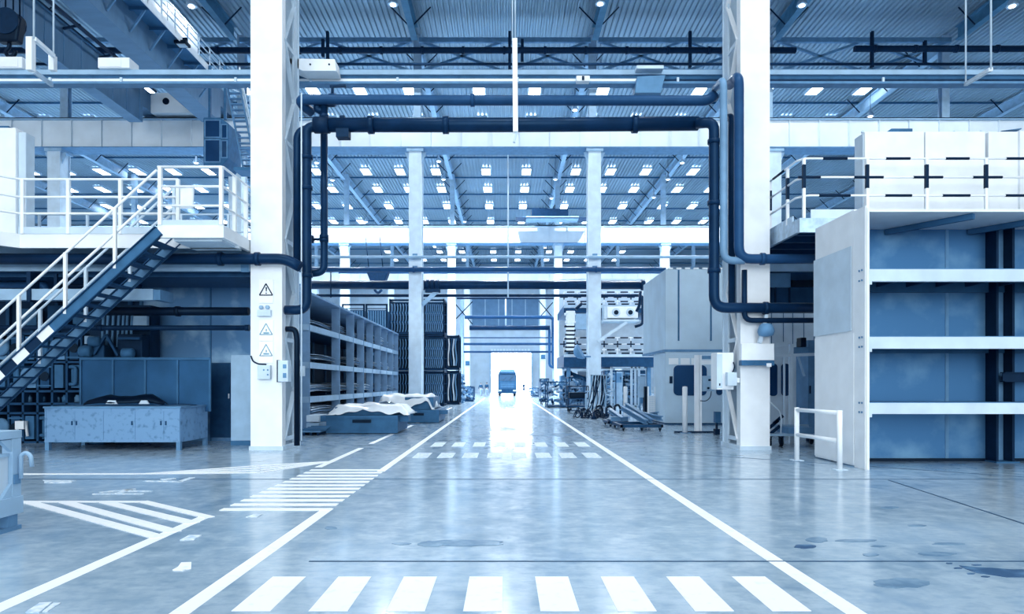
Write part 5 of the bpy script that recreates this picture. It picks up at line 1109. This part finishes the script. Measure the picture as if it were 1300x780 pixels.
# two raised machine platforms behind
def deckp(py_deck, py_rail, py_dark, y, x0, x1, label, seed, lz=0):
    t = T('machine_platform', label, 'platform', ((PX(x0,y)+PX(x1,y))/2,y,PZ(py_dark,y))); xa, xb = PX(x0,y), PX(x1,y)
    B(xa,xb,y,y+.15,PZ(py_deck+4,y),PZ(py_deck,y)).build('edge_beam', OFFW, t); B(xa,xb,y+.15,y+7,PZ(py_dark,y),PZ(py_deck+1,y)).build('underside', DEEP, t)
    zr = PZ(py_rail,y); zd = PZ(py_deck,y); n = 7
    for h in (1,.6,.25): MB().tube((xa,y+.05,zd+(zr-zd)*h),(xb,y+.05,zd+(zr-zd)*h),.035,6).build('handrail', WHITE, t)
    for k in range(n+1):
        x = xa+(xb-xa)*k/n; MB().bar((x,y+.05,zd),(x,y+.05,zr),.07,.07,up=(0,1,0)).build('rail_post', WHITE, t); MB().bar((x,y+.0,zd+(zr-zd)*.4),(x,y+.0,zd+(zr-zd)*.8),.09,.09,up=(0,1,0)).build('black_band', INK, t)
        if k < n:
            for h, o in ((1,.5),(.25,.5),(.6,0)): xx = x+(xb-xa)/n*o; MB().tube((xx-.3,y+.03,zd+(zr-zd)*h),(xx+.3,y+.03,zd+(zr-zd)*h),.06,6).build('black_band', INK, t)
            B(x+.3,x+.9,y-.02,y,zd-.02,zd+.1).build('toe_mark', INK, t)
    B(xa,xb,y+5,y+5.2,zd,zr+1.8).build('rear_wall', OFFW, t)
    for k in range(2): B(xa+.3+k*(xb-xa-.9),xa+.6+k*(xb-xa-.9),y+1,y+1.3,lz,PZ(py_dark,y)).build('leg', STEEL, t)
    return t
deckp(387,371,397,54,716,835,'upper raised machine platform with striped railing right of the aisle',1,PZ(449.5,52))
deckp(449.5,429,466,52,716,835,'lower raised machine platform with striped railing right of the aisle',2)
t = T('robot_tower', 'bright ribbed robot cable chain tower on the lower machine platform', 'robot', P(724,449,51.5)); y = 51.4
for k in range(10):
    z = PZ(447,y)+k*.31; B(PX(717+(k % 3),y),PX(730+(k % 2),y),y,y+.5,z,z+.14).build('chain_link', BLACK if k < 7 else WHITE, t, .02); B(PX(719,y),PX(729,y),y-.06,y+.3,z+.1,z+.28).build('chain_plate', WHITE, t)
B(PX(720,y),PX(730,y),y-.1,y+.6,PZ(411,y),PZ(395,y)).build('head', WHITE, t, .04); B(PX(731,y),PX(748,y),y+.2,y+1,PZ(418,y),PZ(398,y)).build('side_panel', PALE, t)
MB().tube(P(731,393,y), P(739,385,y), .12, 8).build('arm', NAVY, t)
t = T('signal_bell', 'grey bell shaped lamp on an arm left of the right mid column', 'lamp', P(732,455,45)); y = 45.2
MB().lathe(P(729,451,y), [(.05,0),(.3,.1),(.5,.35),(.55,.5)], 16, (.9,-.3,.5)).build('shade', STEEL, t); MB().tube(P(735,453,y), P(750,453,y), .05, 8).build('arm', STEEL, t)
# pipe rack with frame right of the far portal
t = T('pipe_portal', 'portal of dark blue pipes framing the far end of the aisle', 'pipe frame', (PX(640,86),86,0)); y = 86
for px, a_, b_ in ((697.5,410,466),(702.5,402,466)): MB().sweep([P(590 if px > 700 else 640,416 if px < 700 else 403,y),P(px,416 if px < 700 else 403,y),P(px,b_,y),P(px+14,b_+1.5,y)], .22 if px > 700 else .16, .5, 8).build('pipe_run', PIPEM, t)
MB().tube(P(596,416.5,y), P(698,416.5,y), .3, 10).build('main_pipe', PIPE, t)
for py, r_ in ((429,.08),(437,.17),(447,.14)): MB().tube(P(582,py,y+4), P(706,py,y+4), r_, 8).build('cross_pipe', PIPEM, t)
mb = MB(); mb.bar(P(578,386,y),P(600,412,y),.12); mb.bar(P(600,383,y),P(579,405,y),.12); mb.bar(P(702,404,y),P(684,382,y),.12); mb.bar(P(702,384,y),P(686,402,y),.12); mb.build('cross_brace', NAVY, t)
MB().tube(P(580,379,y), P(705,379,y), .12, 8).build('top_rail', NAVY, t); mb = MB()
for px in (586,704): mb.box(PX(px,y)-.2,PX(px,y)+.2,y+.3,y+.7,0,PZ(376,y))
mb.build('leg', PALE, t); MB().tube(P(642,379,y), P(642,417,y), .1, 8).build('drop_rod', OFFW, t)
pipe('aisle_pipe', 'pale rail crossing the hall beneath the second girder', [P(430,346,75.5),P(850,346,75.5)], .14, PIPEM)
t = T('distant_crane', 'dark overhead crane trolley parked on the second girder above the aisle', 'crane', P(690,282,68)); y = 73
B(PX(655,y),PX(752,y),y,y+2.2,19.4,PZ(276,y)).build('bridge_beam', DEEP, t); B(PX(675,y),PX(722,y),y+.3,y+1.8,PZ(275,y),PZ(264,y)).build('trolley', NAVY, t, .05); mb = MB(); mb.box(PX(668,y),PX(735,y),y+.2,y+2,PZ(277,y),PZ(274,y)); mb.build('trolley_deck', PALE, t)
t = T('hoist_block', 'dark hoist block hanging beside the left risers under the second girder', 'hoist', P(478,372,70)); y = 70
mb = MB(); mb.prism([P(462,338,y),P(494,342,y),P(488,358,y),P(470,358,y)], (0,1.2,0)); mb.build('block', NAVY, t, .15); mb = MB()
for px in (468,486): mb.tube(P(px,339,y+.6), P(px-4,300,y+.6), .05, 6)
mb.build('rope', NAVY, t); MB().sweep([P(479,358,y+.6),P(479,364,y+.6),P(475,368,y+.6),P(480,373,y+.6),P(485,368,y+.6)], .14, .3, 8).build('hook', NAVY, t)

# ================================================================ TRUCK in the gateway
ty = 92; tx = PX(644,ty); t = T('truck', 'blue truck facing the camera in the bright far gateway', 'truck', (tx,ty,0)); w = 1.27
mb = MB(); prof = [(-w,.40),(w,.40),(w,2.5),(w-.14,3.25),(-w+.14,3.25),(-w,2.5)]
mb.prism([(tx+a,ty,b) for a, b in prof], (0,2.1,0)); mb.build('cab', MID, t, .12)
mb = MB(); mb.prism([(tx-w+.2,ty+.3,3.25),(tx+w-.2,ty+.3,3.25),(tx+w-.35,ty+.9,3.62),(tx-w+.35,ty+.9,3.62)], (0,1.0,0)); mb.build('roof_fairing', STEEL, t, .06)
B(tx-w+.14,tx+w-.14,ty-.03,ty+.02,2.0,2.85).build('windscreen', GLASS, t, .01); B(tx-w+.1,tx+w-.1,ty-.12,ty+.05,2.86,3.0).build('sun_visor', DEEP, t)
mb = MB()
for k in range(4): mb.box(tx-.9,tx+.9,ty-.06,ty,1.15+k*.17,1.24+k*.17)
mb.build('grille', STEEL, t); B(tx-w-.02,tx+w+.02,ty-.18,ty+.1,.30,.95).build('bumper', DEEP, t, .05)
for s in (-1,1):
    B(tx+s*.98-.2,tx+s*.98+.2,ty-.2,ty-.17,.62,.82).build('headlight', OFFW, t)
    mb = MB(); mb.box(tx+s*1.5-.1,tx+s*1.5+.1,ty-.05,ty+.08,1.95,2.65); mb.bar((tx+s*1.2,ty+.1,2.6),(tx+s*1.5,ty,2.6),.05); mb.build('mirror', NAVY, t, .02)
    for yy in (ty+.9,ty+5.2): MB().lathe((tx+s*1.02-.2,yy,.5), [(.2,0),(.48,.02),(.5,.06),(.5,.36),(.2,.4)], 20, (1,0,0)).build('wheel', RUBBER, t)
B(tx-1.0,tx+1.0,ty+.4,ty+7.5,.55,.9).build('chassis', NAVY, t); B(tx-1.22,tx+1.22,ty+2.4,ty+8,.95,3.3).build('cargo_box', STEEL, t, .04)
mb = MB(); mb.tube((tx-.6,ty-.04,2.05),(tx-.1,ty-.04,2.5),.02,6); mb.tube((tx+.2,ty-.04,2.05),(tx+.7,ty-.04,2.5),.02,6); mb.build('wiper', BLACK, t)
mb = MB()
for a_ in (-.55,.55): mb.lathe((tx+a_,ty+.5,2.2), [(.05,-.35),(.22,-.3),(.26,.0),(.12,.12),(.14,.25),(.05,.36)], 10)
mb.build('seat_back', BLACK, t)

# ================================================================ PEOPLE near the gateway
def skinmesh(name, m, parent, pts, edges, root=0, sub=1):
    me = bpy.data.meshes.new(name); off = wloc(parent)
    me.from_pydata([Vector(p[0])-off for p in pts], edges, []); o = bpy.data.objects.new(name, me); COL.objects.link(o); o.parent = parent
    sk = o.modifiers.new('skin', 'SKIN'); sk.use_smooth_shade = True
    for i, p in enumerate(pts): r = p[1]; me.skin_vertices[0].data[i].radius = (r, r) if not isinstance(r, tuple) else r
    me.skin_vertices[0].data[root].use_root = True
    o.modifiers.new('sub', 'SUBSURF').levels = sub; o.modifiers['sub'].render_levels = sub
    me.materials.append(m); return o
def person(x, y, label, face=0.0, stride=.12, arm=.1, top=JACK, legm=DENIM, hgt=1.74):
    t = T('person', label, 'person', (x,y,0), None); k = hgt/1.74
    c, s = math.cos(face), math.sin(face)
    def V(a, b, z): return Vector((x+(a*c-b*s)*k, y+(a*s+b*c)*k, z*k))     # a sideways, b forward (-y is towards camera)
    pts = [(V(0,0,.95),.135),(V(0,0,1.15),.13),(V(0,.01,1.35),.15),(V(0,.01,1.46),.09),(V(0,0,1.53),.05),(V(0,-.01,1.60),.075),(V(0,-.01,1.68),.085),(V(0,0,1.735),.05),(V(0,-.09,1.62),.02)]
    ed = [(0,1),(1,2),(2,3),(3,4),(4,5),(5,6),(6,7),(5,8)]
    for sd in (-1,1):
        n = len(pts); st = stride*sd
        pts += [(V(.10*sd,0,.88),.095),(V(.11*sd,st*.45-.03,.5),.062),(V(.11*sd,st,.10),.042),(V(.12*sd,st-.02,.05),.045),(V(.13*sd,st-.17,.035),.035)]
        ed += [(0,n),(n,n+1),(n+1,n+2),(n+2,n+3),(n+3,n+4)]
        n = len(pts); fw = -arm*sd
        pts += [(V(.19*sd,.01,1.42),.06),(V(.25*sd,.03+fw*.4,1.15),.042),(V(.26*sd,-.04+fw,.92),.03),(V(.26*sd,-.06+fw,.84),.036)]
        ed += [(3,n),(n,n+1),(n+1,n+2),(n+2,n+3)]
        h = n+3
        for q, (da, ln) in enumerate(((-.03,.075),(-.01,.085),(.01,.08),(.03,.065))):
            m_ = len(pts); pts += [(V(.26*sd,-.06+fw+da,.80),.011),(V(.255*sd,-.065+fw+da,.80-ln*.6),.009),(V(.245*sd,-.07+fw+da,.80-ln),.008)]; ed += [(h,m_),(m_,m_+1),(m_+1,m_+2)]
        m_ = len(pts); pts += [(V(.235*sd,-.10+fw,.84),.011),(V(.225*sd,-.12+fw,.80),.009)]; ed += [(h,m_),(m_,m_+1)]
    skinmesh('body', SKIN, t, pts, ed)
    tp = [(V(0,0,.93),.15),(V(0,0,1.15),.145),(V(0,.01,1.36),.165),(V(0,.01,1.47),.09)]; te = [(0,1),(1,2),(2,3)]
    for sd in (-1,1):
        n = len(tp); fw = -arm*sd; tp += [(V(.19*sd,.01,1.42),.075),(V(.25*sd,.03+fw*.4,1.15),.056),(V(.26*sd,-.03+fw,.94),.044)]; te += [(3,n),(n,n+1),(n+1,n+2)]
    skinmesh('jacket', top, t, tp, te)
    lp = [(V(0,0,.94),.145)]; le = []
    for sd in (-1,1):
        n = len(lp); st = stride*sd; lp += [(V(.10*sd,0,.86),.11),(V(.11*sd,st*.45-.03,.5),.076),(V(.11*sd,st,.11),.058)]; le += [(0,n),(n,n+1),(n+1,n+2)]
    skinmesh('trousers', legm, t, lp, le)
    MB().lathe(V(0,.02,1.645), [(.088*k,0),(.1*k,.05*k),(.085*k,.1*k),(.03*k,.125*k)], 14).build('hair', HAIR, t)
    mb = MB()
    for sd in (-1,1): mb.lathe(V(.032*sd,-.088,1.665), [(.011,0),(.008,.012)], 8, (-s*-1,-c,0))
    mb.build('eyes', INK, t)
    for sd in (-1,1): MB().lathe(V(.11*sd,st_*sd-.06,.0) if False else V(.115*sd,stride*sd-.07,0), [(.055,0),(.06,.03),(.05,.08),(.03,.1)], 12).build('shoe', INK, t)
person(PX(610.5,89.5),89.5,'person in dark jacket and pale trousers walking, left one of the pair',.5,.2,.16)
person(PX(618,89),89,'person in dark jacket with pale trousers, right one of the walking pair',-.4,.22,.2,hgt=1.8)
person(PX(665,94),94,'person standing alone right of the truck in dark clothes',.1,.05,.05,legm=MID)

for px, py, yy, lab in ((689.5,453,107.4,'small dark square plate on the far column right of the gate'),(593.5,461,107.4,'small dark square plate on the far column left of the gate')):
    t = T('column_plate', lab, 'plate', P(px,py+3,yy)); B(PX(px-2.6,yy),PX(px+2.6,yy),yy-.06,yy-.005,PZ(py+2.4,yy),PZ(py-2.4,yy)).build('plate', MID, t); B(PX(px-3,yy),PX(px+3,yy),yy-.05,yy-.004,PZ(py+3,yy),PZ(py+2.5,yy)).build('plate_frame', NAVY, t)

y = 57; t = T('assembly_machine', 'dark assembly machine under the lower striped platform', 'machine', (PX(790,y),y+1,0))
B(PX(770,y),PX(822,y),y+.8,y+2.6,0,PZ(470,y)).build('body', DEEP, t, .05); B(PX(773,y),PX(790,y),y,y+.8,0,PZ(492,y)).build('base_cabinet', STEEL, t, .03); B(PX(794,y),PX(818,y),y,y+.8,0,PZ(486,y)).build('feeder', MID, t, .03)
for k in range(6): MB().tube(P(774+k*7,490,y+.4), P(776+k*7,472,y+.4), .12, 8).build('ram', (NAVY,GALV,STEEL)[k % 3], t)
B(PX(771,y),PX(820,y),y+.1,y+.5,PZ(477,y),PZ(475,y)).build('guide_rail', PALE, t)
y = 58; t = T('transfer_robot', 'pale transfer machine with a dark slanted arm left of the right mid column', 'machine', (PX(730,y),y+1,0))
B(PX(712,y),PX(748,y),y+.5,y+2,0,PZ(477,y)).build('bed', STEEL, t, .05); B(PX(716,y),PX(724,y),y+.3,y+1.2,PZ(477,y),PZ(471,y)).build('turret', PALE, t, .06); MB().bar(P(722,474,y+.3), P(746,483,y+.3), .35, .45, up=(0,1,0)).build('arm', DEEP, t); MB().lathe(P(722,475,y-.1), [(.3,0),(.35,.1),(.35,.5)], 14, (0,1,0)).build('joint', NAVY, t)
B(PX(734,y),PX(747,y),y+.4,y+1.4,PZ(478,y),PZ(471.5,y)).build('control_cabinet', OFFW, t, .03)
# ================================================================ CAMERA AND LIGHT
cam = bpy.data.cameras.new('camera'); co = bpy.data.objects.new('camera', cam); COL.objects.link(co)
co.location = (0,0,EYE); co.rotation_euler = (math.radians(90),0,0)
cam.sensor_width = 36; cam.sensor_fit = 'HORIZONTAL'; cam.lens = F*36/1300
cam.shift_x = (650-VX)/1300; cam.shift_y = (HY-390)/1300; cam.clip_end = 600
SC.camera = co
w = bpy.data.worlds.new('world'); SC.world = w; w.use_nodes = True; nt = w.node_tree; N = nt.nodes; L = nt.links
bg = N['Background']; tc = N.new('ShaderNodeTexCoord')
dt = N.new('ShaderNodeVectorMath'); dt.operation = 'DOT_PRODUCT'; dt.inputs[1].default_value = (0,1.0,.02); L.new(tc.outputs['Generated'], dt.inputs[0])
mr = N.new('ShaderNodeMapRange'); mr.inputs[1].default_value = .975; mr.inputs[2].default_value = .998; mr.inputs[3].default_value = WORLD; mr.inputs[4].default_value = GLOW; L.new(dt.outputs['Value'], mr.inputs[0])
sx = N.new('ShaderNodeSeparateXYZ'); L.new(tc.outputs['Generated'], sx.inputs[0])
m2 = N.new('ShaderNodeMapRange'); m2.inputs[1].default_value = -.06; m2.inputs[2].default_value = .0; m2.inputs[3].default_value = .12; m2.inputs[4].default_value = 1.0; L.new(sx.outputs['Z'], m2.inputs[0])
m3 = N.new('ShaderNodeMapRange'); m3.interpolation_type = 'SMOOTHSTEP'; m3.inputs[1].default_value = -.80; m3.inputs[2].default_value = -.985; m3.inputs[3].default_value = 0; m3.inputs[4].default_value = FRONT; L.new(dt.outputs['Value'], m3.inputs[0])
ad = N.new('ShaderNodeMath'); L.new(mr.outputs[0], ad.inputs[0]); L.new(m3.outputs[0], ad.inputs[1])
mu = N.new('ShaderNodeMath'); mu.operation = 'MULTIPLY'; L.new(ad.outputs[0], mu.inputs[0]); L.new(m2.outputs[0], mu.inputs[1])
bg.inputs[0].default_value = (.86,.94,1.0,1); L.new(mu.outputs[0], bg.inputs[1])
def spot(name, loc, power, size=1.0, ang=150, blend=.6, rot=(0,0,0)):
    l = bpy.data.lights.new(name, 'SPOT'); l.energy = power; l.spot_size = math.radians(ang); l.spot_blend = blend; l.shadow_soft_size = size; l.color = (.87,.945,1.0)
    o = bpy.data.objects.new(name, l); COL.objects.link(o); o.location = loc; o.rotation_euler = rot; return o
for y, e in ((33,.1),(58,2.0),(69,2.4),(84,1.8),(98,.9),(118,.5),(130,.5)):
    for x in (-60,-42,-24,-11.9,0,11.9,24): spot('hall_lamp', (x,y,24.0), HALL*e*(.45 if x < -20 and y < 60 else 1), .35)
for y in (4,12):
    for x in (-7,0,7): spot('near_floor_fill', (x,y,20.0), NEAR, .6, 95, .8)
for px, py, yy in bells[:5]:
    q = P(px, py, yy); l = bpy.data.lights.new('bell_light', 'SPOT'); l.energy = 700 if px < 300 else 2400; l.spot_size = math.radians(165); l.spot_blend = .25; l.shadow_soft_size = .12; l.color = (.87,.945,1.0)
    o = bpy.data.objects.new('bell_light', l); COL.objects.link(o); o.location = (q.x, q.y, q.z-.12)
SC.view_settings.view_transform = 'Standard'; SC.view_settings.look = 'None'; SC.view_settings.gamma = 1.0; SC.view_settings.exposure = EXPO
SC.view_settings.use_curve_mapping = False
